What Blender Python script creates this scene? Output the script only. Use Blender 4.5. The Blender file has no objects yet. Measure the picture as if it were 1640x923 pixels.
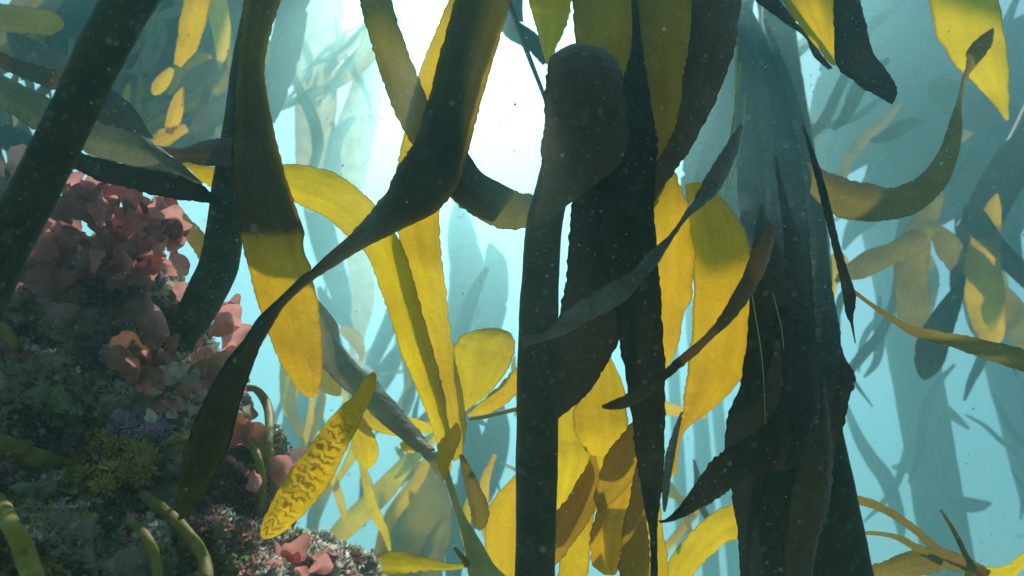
import bpy, math, random
from mathutils import Vector, Matrix, noise
from mathutils.bvhtree import BVHTree

# ------------------------------------------------------------------ camera, world, sun, exposure
SC = bpy.context.scene
COL = SC.collection
W_PX, H_PX, F_PX = 1640.0, 923.0, 1093.0
PITCH = math.radians(28.0)
CAM = Vector((0.0, 0.0, 1.25))
FWD = Vector((0, math.cos(PITCH), math.sin(PITCH)))
RGT = Vector((1, 0, 0))
UPV = Vector((0, -math.sin(PITCH), math.cos(PITCH)))

REACH = [1.0]   # the middle distance is laid out a little farther off

def at(x, y, d):
    """a place in the water: the photograph's direction (x, y) at d metres in front of the diver"""
    d = d * REACH[0]
    return CAM + d * (FWD + RGT * ((x - W_PX / 2) / F_PX) + UPV * ((H_PX / 2 - y) / F_PX))

cd = bpy.data.cameras.new('camera')
cd.sensor_width = 36.0
cd.lens = 36.0 * F_PX / W_PX
cd.clip_start = 0.02
cd.clip_end = 400.0
cd.dof.use_dof = True
cd.dof.focus_distance = 1.25
cd.dof.aperture_fstop = 3.6
cam = bpy.data.objects.new('camera', cd)
COL.objects.link(cam)
cam.location = CAM
cam.rotation_euler = (math.pi / 2 + PITCH, 0, 0)
SC.camera = cam

SUN = (FWD + RGT * ((750 - W_PX / 2) / F_PX) + UPV * ((H_PX / 2 + 150) / F_PX)).normalized()
ELEV = math.asin(SUN.z)
AZIM = math.atan2(SUN.x, SUN.y)

wd = bpy.data.worlds.new('World')
SC.world = wd
wd.use_nodes = True
nt = wd.node_tree
nt.nodes.clear()
sky = nt.nodes.new('ShaderNodeTexSky')
sky.sky_type = 'NISHITA'
sky.sun_disc = False
sky.sun_elevation = ELEV
sky.sun_rotation = AZIM
sky.air_density = 0.7
sky.dust_density = 0.6
sky.ozone_density = 2.0
tint = nt.nodes.new('ShaderNodeMix')
tint.data_type = 'RGBA'
tint.blend_type = 'MULTIPLY'
tint.inputs['Factor'].default_value = 1.0
tint.inputs['B'].default_value = (0.90, 1.0, 0.84, 1.0)
bg = nt.nodes.new('ShaderNodeBackground')
bg.inputs['Strength'].default_value = 0.148
wo = nt.nodes.new('ShaderNodeOutputWorld')
nt.links.new(sky.outputs['Color'], tint.inputs['A'])
nt.links.new(tint.outputs['Result'], bg.inputs['Color'])
nt.links.new(bg.outputs['Background'], wo.inputs['Surface'])

sl = bpy.data.lights.new('sun', 'SUN')
sl.energy = 5.0
sl.angle = math.radians(1.4)
sl.color = (1.0, 0.96, 0.88)
sun = bpy.data.objects.new('sun', sl)
COL.objects.link(sun)
sun.location = (0, 3, 20)
sun.rotation_euler = SUN.to_track_quat('Z', 'Y').to_euler()

SC.view_settings.view_transform = 'Standard'
SC.view_settings.look = 'None'
SC.view_settings.gamma = 1.0
SC.view_settings.use_curve_mapping = False
SC.view_settings.exposure = 0.34
SC.render.engine = 'CYCLES'
SC.cycles.use_denoising = True
SC.cycles.max_bounces = 7
SC.cycles.diffuse_bounces = 4
SC.cycles.transmission_bounces = 6
SC.cycles.volume_bounces = 1
SC.cycles.sample_clamp_indirect = 6.0

HAZE_DENSITY = 0.074
HAZE_COLOR = (0.40, 0.84, 0.87, 1.0)
HAZE_G = 0.72
HAZE_TOP = 9.4

# ------------------------------------------------------------------ materials
MATS = {}

def new_mat(name):
    m = bpy.data.materials.new(name)
    m.use_nodes = True
    t = m.node_tree
    t.nodes.clear()
    out = t.nodes.new('ShaderNodeOutputMaterial')
    MATS[name] = m
    return m, t, out

def N(t, typ, **kw):
    n = t.nodes.new(typ)
    for k, v in kw.items():
        setattr(n, k, v)
    return n

def ramp(t, src, stops):
    r = N(t, 'ShaderNodeValToRGB')
    els = r.color_ramp.elements
    while len(els) < len(stops):
        els.new(0.5)
    for e, (p, c) in zip(els, stops):
        e.position = p
        e.color = (c[0], c[1], c[2], 1.0)
    t.links.new(src, r.inputs['Fac'])
    return r

def mixc(t, fac, a, b, blend='MIX'):
    m = N(t, 'ShaderNodeMix', data_type='RGBA', blend_type=blend)
    for key, v in (('Factor', fac), ('A', a), ('B', b)):
        if isinstance(v, (int, float)):
            m.inputs[key].default_value = v
        elif isinstance(v, tuple):
            m.inputs[key].default_value = (v[0], v[1], v[2], 1.0)
        else:
            t.links.new(v, m.inputs[key])
    return m.outputs['Result']

def kelp_mat(name, diff, trans, fac, rough=0.38, film=0.0, streak=1.0, spots=0.14, spec=0.25):
    """a kelp blade: leathery reflecting side plus light let through the tissue"""
    m, t, out = new_mat(name)
    L = t.links.new
    uv = N(t, 'ShaderNodeUVMap')
    info = N(t, 'ShaderNodeObjectInfo')
    geo = N(t, 'ShaderNodeTexCoord')
    # long streaks down the blade, in the blade's own coordinates
    mp = N(t, 'ShaderNodeMapping')
    mp.inputs['Scale'].default_value = (5.0, 4.0, 1.0)
    L(uv.outputs['UV'], mp.inputs['Vector'])
    cmb = N(t, 'ShaderNodeCombineXYZ')
    mul = N(t, 'ShaderNodeMath', operation='MULTIPLY')
    mul.inputs[1].default_value = 50.0
    L(info.outputs['Random'], mul.inputs[0])
    L(mul.outputs[0], cmb.inputs['X'])
    L(mul.outputs[0], cmb.inputs['Y'])
    L(cmb.outputs[0], mp.inputs['Location'])
    n1 = N(t, 'ShaderNodeTexNoise')
    n1.inputs['Scale'].default_value = 1.0
    n1.inputs['Detail'].default_value = 5.0
    L(mp.outputs[0], n1.inputs['Vector'])
    n2 = N(t, 'ShaderNodeTexNoise')
    n2.inputs['Scale'].default_value = 7.0
    n2.inputs['Detail'].default_value = 6.0
    L(geo.outputs['Object'], n2.inputs['Vector'])
    n3 = N(t, 'ShaderNodeTexNoise')
    n3.inputs['Scale'].default_value = 160.0
    n3.inputs['Detail'].default_value = 3.0
    L(geo.outputs['Object'], n3.inputs['Vector'])
    v1 = ramp(t, n1.outputs['Fac'], [(0.30, (1 - 0.22 * streak,) * 3), (0.70, (1.0,) * 3)])
    v2 = ramp(t, n2.outputs['Fac'], [(0.28, (0.66, 0.60, 0.48)), (0.62, (1.0, 1.0, 1.0))])
    v3 = ramp(t, n3.outputs['Fac'], [(0.30, (1 - spots,) * 3), (0.45, (1.0,) * 3)])
    var = mixc(t, 1.0, mixc(t, 1.0, v1.outputs[0], v2.outputs[0], 'MULTIPLY'), v3.outputs[0], 'MULTIPLY')
    # the thickened margin
    sx = N(t, 'ShaderNodeSeparateXYZ')
    L(uv.outputs['UV'], sx.inputs[0])
    pp = N(t, 'ShaderNodeMath', operation='PINGPONG')
    pp.inputs[1].default_value = 0.5
    L(sx.outputs['X'], pp.inputs[0])
    vm = ramp(t, pp.outputs[0], [(0.0, (0.45, 0.42, 0.35)), (0.045, (1.0, 1.0, 1.0))])
    var = mixc(t, 1.0, var, vm.outputs[0], 'MULTIPLY')
    # per-blade hue
    hv = N(t, 'ShaderNodeMapRange')
    hv.inputs['To Min'].default_value = 0.84
    hv.inputs['To Max'].default_value = 1.0
    L(info.outputs['Random'], hv.inputs['Value'])
    gg = N(t, 'ShaderNodeCombineXYZ')
    gg.inputs['X'].default_value = 1.0
    L(hv.outputs[0], gg.inputs['Y'])
    gg.inputs['Z'].default_value = 1.0
    tc = mixc(t, 1.0, mixc(t, 1.0, tuple(trans), var, 'MULTIPLY'), gg.outputs[0], 'MULTIPLY')
    dc = mixc(t, 1.0, tuple(diff), var, 'MULTIPLY')
    if film > 0:
        nf = N(t, 'ShaderNodeTexNoise')
        nf.inputs['Scale'].default_value = 22.0
        nf.inputs['Detail'].default_value = 8.0
        nf.inputs['Roughness'].default_value = 0.7
        L(geo.outputs['Object'], nf.inputs['Vector'])
        rf = ramp(t, nf.outputs['Fac'], [(0.42, (0, 0, 0)), (0.72, (film,) * 3)])
        dc = mixc(t, rf.outputs[0], dc, (0.42, 0.44, 0.40))
    bmp = N(t, 'ShaderNodeBump')
    bmp.inputs['Strength'].default_value = 0.6
    bmp.inputs['Distance'].default_value = 0.008
    badd = N(t, 'ShaderNodeMath', operation='ADD')
    nw = N(t, 'ShaderNodeTexNoise')
    nw.inputs['Scale'].default_value = 26.0
    nw.inputs['Detail'].default_value = 4.0
    nw.inputs['Distortion'].default_value = 0.8
    L(geo.outputs['Object'], nw.inputs['Vector'])
    ns = N(t, 'ShaderNodeMath', operation='MULTIPLY')
    ns.inputs[1].default_value = 0.4
    L(n1.outputs['Fac'], ns.inputs[0])
    L(ns.outputs[0], badd.inputs[0])
    L(nw.outputs['Fac'], badd.inputs[1])
    L(badd.outputs[0], bmp.inputs['Height'])
    pb = N(t, 'ShaderNodeBsdfPrincipled')
    L(dc, pb.inputs['Base Color'])
    pb.inputs['Roughness'].default_value = rough
    pb.inputs['Specular IOR Level'].default_value = spec
    L(bmp.outputs[0], pb.inputs['Normal'])
    tr = N(t, 'ShaderNodeBsdfTranslucent')
    L(tc, tr.inputs['Color'])
    L(bmp.outputs[0], tr.inputs['Normal'])
    mx = N(t, 'ShaderNodeMixShader')
    mx.inputs['Fac'].default_value = fac
    L(pb.outputs[0], mx.inputs[1])
    L(tr.outputs[0], mx.inputs[2])
    L(mx.outputs[0], out.inputs['Surface'])
    return m

kelp_mat('kelp_yellow', (0.13, 0.10, 0.025), (0.86, 0.62, 0.015), 0.76)
kelp_mat('kelp_gold', (0.10, 0.075, 0.02), (0.84, 0.53, 0.015), 0.72)
kelp_mat('kelp_amber', (0.07, 0.05, 0.02), (0.58, 0.36, 0.02), 0.58, film=0.1)
kelp_mat('kelp_olive', (0.075, 0.07, 0.032), (0.42, 0.33, 0.05), 0.45, film=0.15)
kelp_mat('kelp_brown', (0.06, 0.045, 0.025), (0.22, 0.13, 0.025), 0.35, film=0.12)
kelp_mat('kelp_dark', (0.035, 0.034, 0.026), (0.06, 0.045, 0.02), 0.20, rough=0.62, film=0.05, spots=0.6, spec=0.1)
kelp_mat('kelp_bronze', (0.055, 0.045, 0.02), (0.62, 0.40, 0.02), 0.55)
kelp_mat('kelp_teal', (0.060, 0.068, 0.058), (0.06, 0.05, 0.02), 0.18, rough=0.6, film=0.12, spots=0.5, spec=0.1)
kelp_mat('kelp_slate', (0.105, 0.115, 0.10), (0.05, 0.045, 0.02), 0.15, rough=0.45, film=0.3, spots=0.5)  # paler grey stands in for ambient sheen on the narrow twisted blade
kelp_mat('kelp_grey', (0.15, 0.16, 0.10), (0.36, 0.35, 0.17), 0.45, rough=0.5, film=0.5)
kelp_mat('kelp_cream', (0.40, 0.36, 0.20), (0.7, 0.6, 0.3), 0.5, rough=0.5)

def stipe_mat(name, c1, c2, rough=0.6, grow=0.3):
    m, t, out = new_mat(name)
    L = t.links.new
    geo = N(t, 'ShaderNodeTexCoord')
    n1 = N(t, 'ShaderNodeTexNoise')
    n1.inputs['Scale'].default_value = 14.0
    n1.inputs['Detail'].default_value = 8.0
    n1.inputs['Roughness'].default_value = 0.65
    L(geo.outputs['Object'], n1.inputs['Vector'])
    r = ramp(t, n1.outputs['Fac'], [(0.32, c1), (0.66, c2)])
    n2 = N(t, 'ShaderNodeTexNoise')
    n2.inputs['Scale'].default_value = 120.0
    n2.inputs['Detail'].default_value = 4.0
    L(geo.outputs['Object'], n2.inputs['Vector'])
    r2 = ramp(t, n2.outputs['Fac'], [(0.60, (0, 0, 0)), (0.72, (grow,) * 3)])
    c = mixc(t, r2.outputs[0], r.outputs[0], (0.30, 0.30, 0.24))
    bmp = N(t, 'ShaderNodeBump')
    bmp.inputs['Strength'].default_value = 0.4
    bmp.inputs['Distance'].default_value = 0.004
    L(n2.outputs['Fac'], bmp.inputs['Height'])
    pb = N(t, 'ShaderNodeBsdfPrincipled')
    L(c, pb.inputs['Base Color'])
    pb.inputs['Roughness'].default_value = rough
    pb.inputs['Specular IOR Level'].default_value = 0.14
    pb.inputs['Subsurface Weight'].default_value = 0.35
    pb.inputs['Subsurface Radius'].default_value = (1.0, 0.8, 0.15)
    pb.inputs['Subsurface Scale'].default_value = 0.012
    L(bmp.outputs[0], pb.inputs['Normal'])
    L(pb.outputs[0], out.inputs['Surface'])
    return m

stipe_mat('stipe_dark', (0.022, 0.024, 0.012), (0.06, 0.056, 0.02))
stipe_mat('stipe_olive', (0.09, 0.07, 0.015), (0.34, 0.25, 0.035), grow=0.2)
stipe_mat('stipe_pale', (0.34, 0.34, 0.10), (0.52, 0.50, 0.20), grow=0.1)

def leaf_mat(name, diff, trans, fac, scale=30.0, rough=0.5):
    m, t, out = new_mat(name)
    L = t.links.new
    geo = N(t, 'ShaderNodeTexCoord')
    info = N(t, 'ShaderNodeObjectInfo')
    n1 = N(t, 'ShaderNodeTexNoise')
    n1.inputs['Scale'].default_value = scale
    n1.inputs['Detail'].default_value = 6.0
    L(geo.outputs['Object'], n1.inputs['Vector'])
    r = ramp(t, n1.outputs['Fac'], [(0.3, (0.72, 0.66, 0.66)), (0.68, (1.1, 1.1, 1.1))])
    hv = N(t, 'ShaderNodeMapRange')
    hv.inputs['To Min'].default_value = 0.72
    hv.inputs['To Max'].default_value = 1.15
    L(info.outputs['Random'], hv.inputs['Value'])
    v = mixc(t, 1.0, r.outputs[0], hv.outputs[0], 'MULTIPLY')
    pb = N(t, 'ShaderNodeBsdfPrincipled')
    L(mixc(t, 1.0, tuple(diff), v, 'MULTIPLY'), pb.inputs['Base Color'])
    pb.inputs['Roughness'].default_value = rough
    pb.inputs['Specular IOR Level'].default_value = 0.25
    tr = N(t, 'ShaderNodeBsdfTranslucent')
    L(mixc(t, 1.0, tuple(trans), v, 'MULTIPLY'), tr.inputs['Color'])
    mx = N(t, 'ShaderNodeMixShader')
    mx.inputs['Fac'].default_value = fac
    L(pb.outputs[0], mx.inputs[1])
    L(tr.outputs[0], mx.inputs[2])
    L(mx.outputs[0], out.inputs['Surface'])
    return m

leaf_mat('algae_pink', (0.70, 0.33, 0.31), (0.84, 0.36, 0.31), 0.62, rough=0.65)
leaf_mat('algae_maroon', (0.34, 0.13, 0.125), (0.32, 0.09, 0.08), 0.3)
leaf_mat('algae_rust', (0.42, 0.22, 0.14), (0.40, 0.18, 0.10), 0.3)
leaf_mat('algae_cream', (0.80, 0.72, 0.60), (0.6, 0.5, 0.4), 0.3, scale=60)
leaf_mat('algae_purple', (0.88, 0.66, 0.84), (0.7, 0.45, 0.62), 0.5, scale=60)
leaf_mat('algae_mustard', (0.80, 0.56, 0.14), (0.5, 0.35, 0.08), 0.5, scale=50)
leaf_mat('algae_green', (0.20, 0.26, 0.12), (0.25, 0.3, 0.1), 0.3, scale=50)

def rock_mat():
    m, t, out = new_mat('reef_rock')
    L = t.links.new
    geo = N(t, 'ShaderNodeTexCoord')
    def noi(scale, detail=8.0, rough=0.65):
        n = N(t, 'ShaderNodeTexNoise')
        n.inputs['Scale'].default_value = scale
        n.inputs['Detail'].default_value = detail
        n.inputs['Roughness'].default_value = rough
        L(geo.outputs['Object'], n.inputs['Vector'])
        return n.outputs['Fac']
    base = ramp(t, noi(9.0), [(0.30, (0.07, 0.055, 0.035)), (0.5, (0.24, 0.18, 0.11)), (0.7, (0.42, 0.33, 0.24))]).outputs[0]
    pink = ramp(t, noi(5.0), [(0.52, (0, 0, 0)), (0.60, (0.8,) * 3)]).outputs[0]
    c = mixc(t, pink, base, (0.62, 0.32, 0.30))
    grn = ramp(t, noi(13.0), [(0.56, (0, 0, 0)), (0.64, (0.7,) * 3)]).outputs[0]
    c = mixc(t, grn, c, (0.32, 0.30, 0.10))
    wht = ramp(t, noi(38.0), [(0.60, (0, 0, 0)), (0.68, (0.85,) * 3)]).outputs[0]
    c = mixc(t, wht, c, (0.58, 0.56, 0.50))
    b = N(t, 'ShaderNodeBump')
    b.inputs['Strength'].default_value = 0.9
    b.inputs['Distance'].default_value = 0.012
    L(noi(45.0, 10.0), b.inputs['Height'])
    pb = N(t, 'ShaderNodeBsdfPrincipled')
    L(c, pb.inputs['Base Color'])
    pb.inputs['Roughness'].default_value = 0.85
    L(b.outputs[0], pb.inputs['Normal'])
    L(pb.outputs[0], out.inputs['Surface'])
rock_mat()

def tint_mat():
    m, t, out = new_mat('turf')
    L = t.links.new
    a = N(t, 'ShaderNodeAttribute', attribute_name='tint')
    pb = N(t, 'ShaderNodeBsdfPrincipled')
    L(a.outputs['Color'], pb.inputs['Base Color'])
    pb.inputs['Roughness'].default_value = 0.7
    tr = N(t, 'ShaderNodeBsdfTranslucent')
    L(a.outputs['Color'], tr.inputs['Color'])
    mx = N(t, 'ShaderNodeMixShader')
    mx.inputs['Fac'].default_value = 0.5
    L(pb.outputs[0], mx.inputs[1])
    L(tr.outputs[0], mx.inputs[2])
    L(mx.outputs[0], out.inputs['Surface'])
tint_mat()

def plain(name, c, rough=0.8):
    m, t, out = new_mat(name)
    pb = N(t, 'ShaderNodeBsdfPrincipled')
    geo = N(t, 'ShaderNodeTexCoord')
    n = N(t, 'ShaderNodeTexNoise')
    n.inputs['Scale'].default_value = 3.0
    n.inputs['Detail'].default_value = 8.0
    t.links.new(geo.outputs['Object'], n.inputs['Vector'])
    r = ramp(t, n.outputs['Fac'], [(0.3, tuple(x * 0.6 for x in c)), (0.7, c)])
    t.links.new(r.outputs[0], pb.inputs['Base Color'])
    pb.inputs['Roughness'].default_value = rough
    t.links.new(pb.outputs[0], out.inputs['Surface'])
plain('sand', (0.34, 0.31, 0.25))
plain('snow', (0.75, 0.78, 0.74))

# striped blade: dark wavy folds in the tissue
def striped_mat():
    m = kelp_mat('kelp_striped', (0.13, 0.10, 0.025), (0.92, 0.60, 0.02), 0.72)
    t = m.node_tree
    uv = N(t, 'ShaderNodeUVMap')
    mp = N(t, 'ShaderNodeMapping')
    mp.inputs['Scale'].default_value = (0.07, 1.0, 1.0)
    t.links.new(uv.outputs['UV'], mp.inputs['Vector'])
    w = N(t, 'ShaderNodeTexWave', wave_type='BANDS', bands_direction='Y')
    w.inputs['Scale'].default_value = 26.0
    w.inputs['Distortion'].default_value = 9.0
    w.inputs['Detail'].default_value = 2.0
    w.inputs['Detail Scale'].default_value = 2.2
    t.links.new(mp.outputs[0], w.inputs['Vector'])
    # the folds fade out towards the blade's margins and its upper end
    sep = N(t, 'ShaderNodeSeparateXYZ')
    t.links.new(uv.outputs['UV'], sep.inputs[0])
    e = N(t, 'ShaderNodeFloatCurve')
    c = e.mapping.curves[0]
    c.points[0].location = (0.0, 0.0)
    c.points[1].location = (1.0, 0.0)
    for p in ((0.10, 0.2), (0.25, 1.0), (0.75, 1.0), (0.90, 0.3)):
        c.points.new(*p)
    e.mapping.update()
    t.links.new(sep.outputs['X'], e.inputs['Value'])
    fd = N(t, 'ShaderNodeMapRange')
    fd.inputs['From Min'].default_value = 0.06
    fd.inputs['From Max'].default_value = 0.10
    t.links.new(sep.outputs['Y'], fd.inputs['Value'])
    r = ramp(t, w.outputs['Fac'], [(0.12, (0.9, 0.9, 0.9)), (0.48, (0, 0, 0))])
    m1 = N(t, 'ShaderNodeMath', operation='MULTIPLY')
    m2 = N(t, 'ShaderNodeMath', operation='MULTIPLY')
    t.links.new(r.outputs[0], m1.inputs[0])
    t.links.new(e.outputs[0], m1.inputs[1])
    t.links.new(m1.outputs[0], m2.inputs[0])
    t.links.new(fd.outputs[0], m2.inputs[1])
    for node in [n for n in t.nodes if n.bl_idname in ('ShaderNodeBsdfPrincipled', 'ShaderNodeBsdfTranslucent')]:
        inp = node.inputs['Base Color'] if 'Base Color' in node.inputs else node.inputs['Color']
        src = inp.links[0].from_socket
        dark = (0.07, 0.05, 0.02) if 'Base Color' in node.inputs else (0.30, 0.17, 0.02)
        t.links.new(mixc(t, m2.outputs[0], src, dark), inp)
striped_mat()

# ------------------------------------------------------------------ object helpers
def link_mesh(name, verts, faces, mat, parent=None, uvs=None, smooth=True, origin=None, tints=None):
    org = origin
    if org is None:
        org = Vector((0, 0, 0))
        up = parent
        while up:
            org = org + up.location
            up = up.parent
    me = bpy.data.meshes.new(name)
    me.from_pydata([tuple(v - org) for v in verts], [], faces)
    if uvs is not None:
        lay = me.uv_layers.new(name='UVMap')
        flat = []
        for lp in me.loops:
            flat.extend(uvs[lp.vertex_index])
        lay.data.foreach_set('uv', flat)
    if tints is not None:
        a = me.color_attributes.new('tint', 'FLOAT_COLOR', 'POINT')
        flat = []
        for c in tints:
            flat.extend((c[0], c[1], c[2], 1.0))
        a.data.foreach_set('color', flat)
    if smooth:
        me.polygons.foreach_set('use_smooth', [True] * len(me.polygons))
    me.materials.append(MATS[mat])
    o = bpy.data.objects.new(name, me)
    COL.objects.link(o)
    if parent:
        o.parent = parent
    else:
        o.location = org
    return o

def tag(o, label, cat, group=None, kind=None):
    if label: o['label'] = label
    if cat: o['category'] = cat
    if group: o['group'] = group
    if kind: o['kind'] = kind
    return o

def plant(name, base, label, cat='kelp', group=None):
    e = bpy.data.objects.new(name, None)
    e.empty_display_size = 0.05
    e.location = base
    COL.objects.link(e)
    return tag(e, label, cat, group)

def crom(p0, p1, p2, p3, t):
    return 0.5 * ((2 * p1) + (-p0 + p2) * t + (2 * p0 - 5 * p1 + 4 * p2 - p3) * t * t + (-p0 + 3 * p1 - 3 * p2 + p3) * t ** 3)

def spline(pts, steps):
    out = []
    n = len(pts)
    for i in range(n - 1):
        p0, p1, p2, p3 = pts[max(i - 1, 0)], pts[i], pts[i + 1], pts[min(i + 2, n - 1)]
        for k in range(steps):
            t = k / steps
            out.append([crom(a, b, c, d, t) for a, b, c, d in zip(p0, p1, p2, p3)])
    out.append(list(pts[-1]))
    return out

SEED = [11]

def ribbon(name, st, mat, parent=None, cup=0.10, ser=0.03, ruf=0.02, tilt=0.15, bend=0.0, steps=14, m=9, off=None, seed=None, rip=0.0):
    """a kelp blade from stations (xl, yl, xr, yr, d): its two margins as seen and how far off they are.
    tilt turns the blade about its length, cup hollows it, ser notches and ruf ruffles the margins."""
    SEED[0] += 1
    rnd = random.Random(seed or SEED[0])
    rows = spline([list(s[:5]) + [s[5] if len(s) > 5 else 0.0] for s in st], steps)
    ph = rnd.uniform(0, 99)
    ph2 = rnd.uniform(0, 99)
    verts, uvs, faces = [], [], []
    prev = None
    s = 0.0
    nr = len(rows)
    for j, (xl, yl, xr, yr, d, tw) in enumerate(rows):
        wpx = math.hypot(xr - xl, yr - yl)
        wm = wpx * d * REACH[0] / F_PX
        dt = (tilt + tw) * wm
        a = at(xl, yl, d - dt)
        b = at(xr, yr, d + dt)
        c = (a + b) / 2
        if prev is not None:
            s += (c - prev[0]).length
            tan = (c - prev[0])
        else:
            r1 = rows[1]
            tan = at((r1[0] + r1[2]) / 2, (r1[1] + r1[3]) / 2, r1[4]) - c
        prev = (c,)
        wv = b - a
        nrm = wv.cross(tan)
        if nrm.length < 1e-9:
            nrm = -FWD.copy()
        nrm.normalize()
        if nrm.dot(c - CAM) > 0:
            nrm = -nrm
        q = s / 0.010
        na = noise.noise(Vector((q, ph, 0))) + 0.5 * noise.noise(Vector((q * 2.3, ph, 5)))
        nb = noise.noise(Vector((q, ph2, 9))) + 0.5 * noise.noise(Vector((q * 2.3, ph2, 3)))
        ka = min(0.10, ser / 0.02 * 0.0022 / max(wm, 0.004))
        ea, eb = ka * na, ka * nb
        if 8 < j < nr - 8:
            ea -= 0.5 * max(0.0, noise.noise(Vector((s * 11.0, ph, 31))) - 0.42) * (0.6 + 0.4 * na)
            eb -= 0.5 * max(0.0, noise.noise(Vector((s * 11.0, ph2, 37))) - 0.42) * (0.6 + 0.4 * nb)
        slow = noise.noise(Vector((s * 4.0, ph, 17)))
        for i in range(m):
            t = i / (m - 1)
            tt = (-ea) + t * (1 + ea + eb)
            e = 2 * t - 1
            k = cup * (1 - e * e) * (1 + 0.6 * slow)
            ru = ruf * e * e * e * e * math.sin(s * 70 + ph + (2 if e > 0 else 0) + 2.0 * slow)
            k += rip * (1 - e * e) * math.sin(s * 420 + 5 * e + 3 * slow + 1.5 * math.sin(e * 7 + s * 60))
            k2 = 0.06 * noise.noise(Vector((t * 1.5, s * 6, ph2)))
            p = a + wv * tt + nrm * (wm * (k + k2) + min(wm, 0.12) * ru)
            if off is not None:
                p = p + off
            verts.append(p)
            uvs.append((t, s))
    for j in range(nr - 1):
        for i in range(m - 1):
            q = j * m + i
            faces.append((q, q + 1, q + m + 1, q + m))
    base = (verts[0] + verts[m - 1]) / 2
    return link_mesh(name, verts, faces, mat, parent, uvs, origin=None if parent else base)

TAPER = [False]

def cl(pts, d=None):
    """stations from a centre line of (x, y, width[, d])"""
    out = []
    if TAPER[0] and pts[0][2] > 12:
        p, q = pts[0], pts[1]
        pts = [(p[0] * 1.4 - q[0] * 0.4, p[1] * 1.4 - q[1] * 0.4, 3) + tuple(p[3:])] + list(pts)
    n = len(pts)
    for i, p in enumerate(pts):
        x, y, w = p[:3]
        dd = p[3] if len(p) > 3 else d
        q0, q1 = pts[max(i - 1, 0)], pts[min(i + 1, n - 1)]
        tx, ty = q1[0] - q0[0], q1[1] - q0[1]
        l = math.hypot(tx, ty) or 1.0
        nx, ny = -ty / l, tx / l
        out.append((x - nx * w / 2, y - ny * w / 2, x + nx * w / 2, y + ny * w / 2, dd))
    return out

def tube(name, pts, mat, parent=None, d=1.0, sides=16, steps=8, lump=0.05, flat=1.0):
    """a round stem along (x, y, width[, d])"""
    SEED[0] += 1
    rnd = random.Random(SEED[0])
    ph = rnd.uniform(0, 99)
    rows = spline([[p[0], p[1], p[2], p[3] if len(p) > 3 else d] for p in pts], steps)
    cs = [at(x, y, dd) for x, y, w, dd in rows]
    verts, faces, uvs = [], [], []
    ref = None
    s = 0
    for j, (x, y, w, dd) in enumerate(rows):
        tan = (cs[min(j + 1, len(cs) - 1)] - cs[max(j - 1, 0)]).normalized()
        if j: s += (cs[j] - cs[j - 1]).length
        if ref is None:
            ref = tan.cross(Vector((0.3, 1, 0.2))).normalized()
        ref = (ref - tan * ref.dot(tan)).normalized()
        bi = tan.cross(ref)
        r = w * dd * REACH[0] / F_PX / 2
        for i in range(sides):
            a = 2 * math.pi * i / sides
            rr = r * (1 + lump * noise.noise(Vector((math.cos(a) * 1.2, math.sin(a) * 1.2, s * 14 + ph))) + 0.5 * lump * noise.noise(Vector((math.cos(a) * 3, math.sin(a) * 3, s * 60 + ph))))
            verts.append(cs[j] + ref * (math.cos(a) * rr) + bi * (math.sin(a) * rr * flat))
            uvs.append((i / sides, s))
    n = len(rows)
    for j in range(n - 1):
        for i in range(sides):
            k = (i + 1) % sides
            faces.append((j * sides + i, j * sides + k, (j + 1) * sides + k, (j + 1) * sides + i))
    faces.append(tuple(range(sides))[::-1])
    faces.append(tuple((n - 1) * sides + i for i in range(sides)))
    return link_mesh(name, verts, faces, mat, parent, uvs, origin=None if parent else cs[-1])

def one(name, label, cat, obj, group=None):
    obj.name = name
    return tag(obj, label, cat, group)

# ------------------------------------------------------------------ setting: seabed
def seabed():
    verts, faces = [], []
    n = 60
    for j in range(n + 1):
        for i in range(n + 1):
            x = -28 + 56 * i / n
            y = -28 + 56 * j / n
            verts.append(Vector((x, y, 0.12 * noise.noise(Vector((x * 0.4, y * 0.4, 1))))))
    for j in range(n):
        for i in range(n):
            q = j * (n + 1) + i
            faces.append((q, q + 1, q + n + 2, q + n + 1))
    o = link_mesh('seabed', verts, faces, 'sand')
    o['kind'] = 'structure'
seabed()

# ------------------------------------------------------------------ foreground kelp
def frond(label, st, mat, cat='kelp blade', group=None, **kw):
    return one('kelp_frond', label, cat, ribbon('kelp_frond', st, mat, **kw), group)

def stem(label, pts, mat, d=1.0, group=None, **kw):
    return one('kelp_stipe', label, 'kelp stem', tube('kelp_stipe', pts, mat, d=d, **kw), group)

# the thick stems
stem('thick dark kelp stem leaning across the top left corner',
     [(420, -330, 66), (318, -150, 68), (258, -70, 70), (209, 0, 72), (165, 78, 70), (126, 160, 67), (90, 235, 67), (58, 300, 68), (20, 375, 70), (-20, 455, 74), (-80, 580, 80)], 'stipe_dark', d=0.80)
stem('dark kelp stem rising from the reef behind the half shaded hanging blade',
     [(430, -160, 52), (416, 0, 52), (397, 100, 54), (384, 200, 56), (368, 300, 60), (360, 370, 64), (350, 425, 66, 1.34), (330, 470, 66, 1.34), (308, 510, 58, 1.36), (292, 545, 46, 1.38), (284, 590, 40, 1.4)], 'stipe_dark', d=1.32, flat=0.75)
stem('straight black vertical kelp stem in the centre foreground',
     [(930, 130, 50), (915, 200, 54), (886, 300, 56), (872, 360, 58), (865, 450, 61), (861, 580, 66), (860, 740, 68), (857, 900, 65), (852, 1040, 70)], 'stipe_dark', d=1.12)

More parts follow.
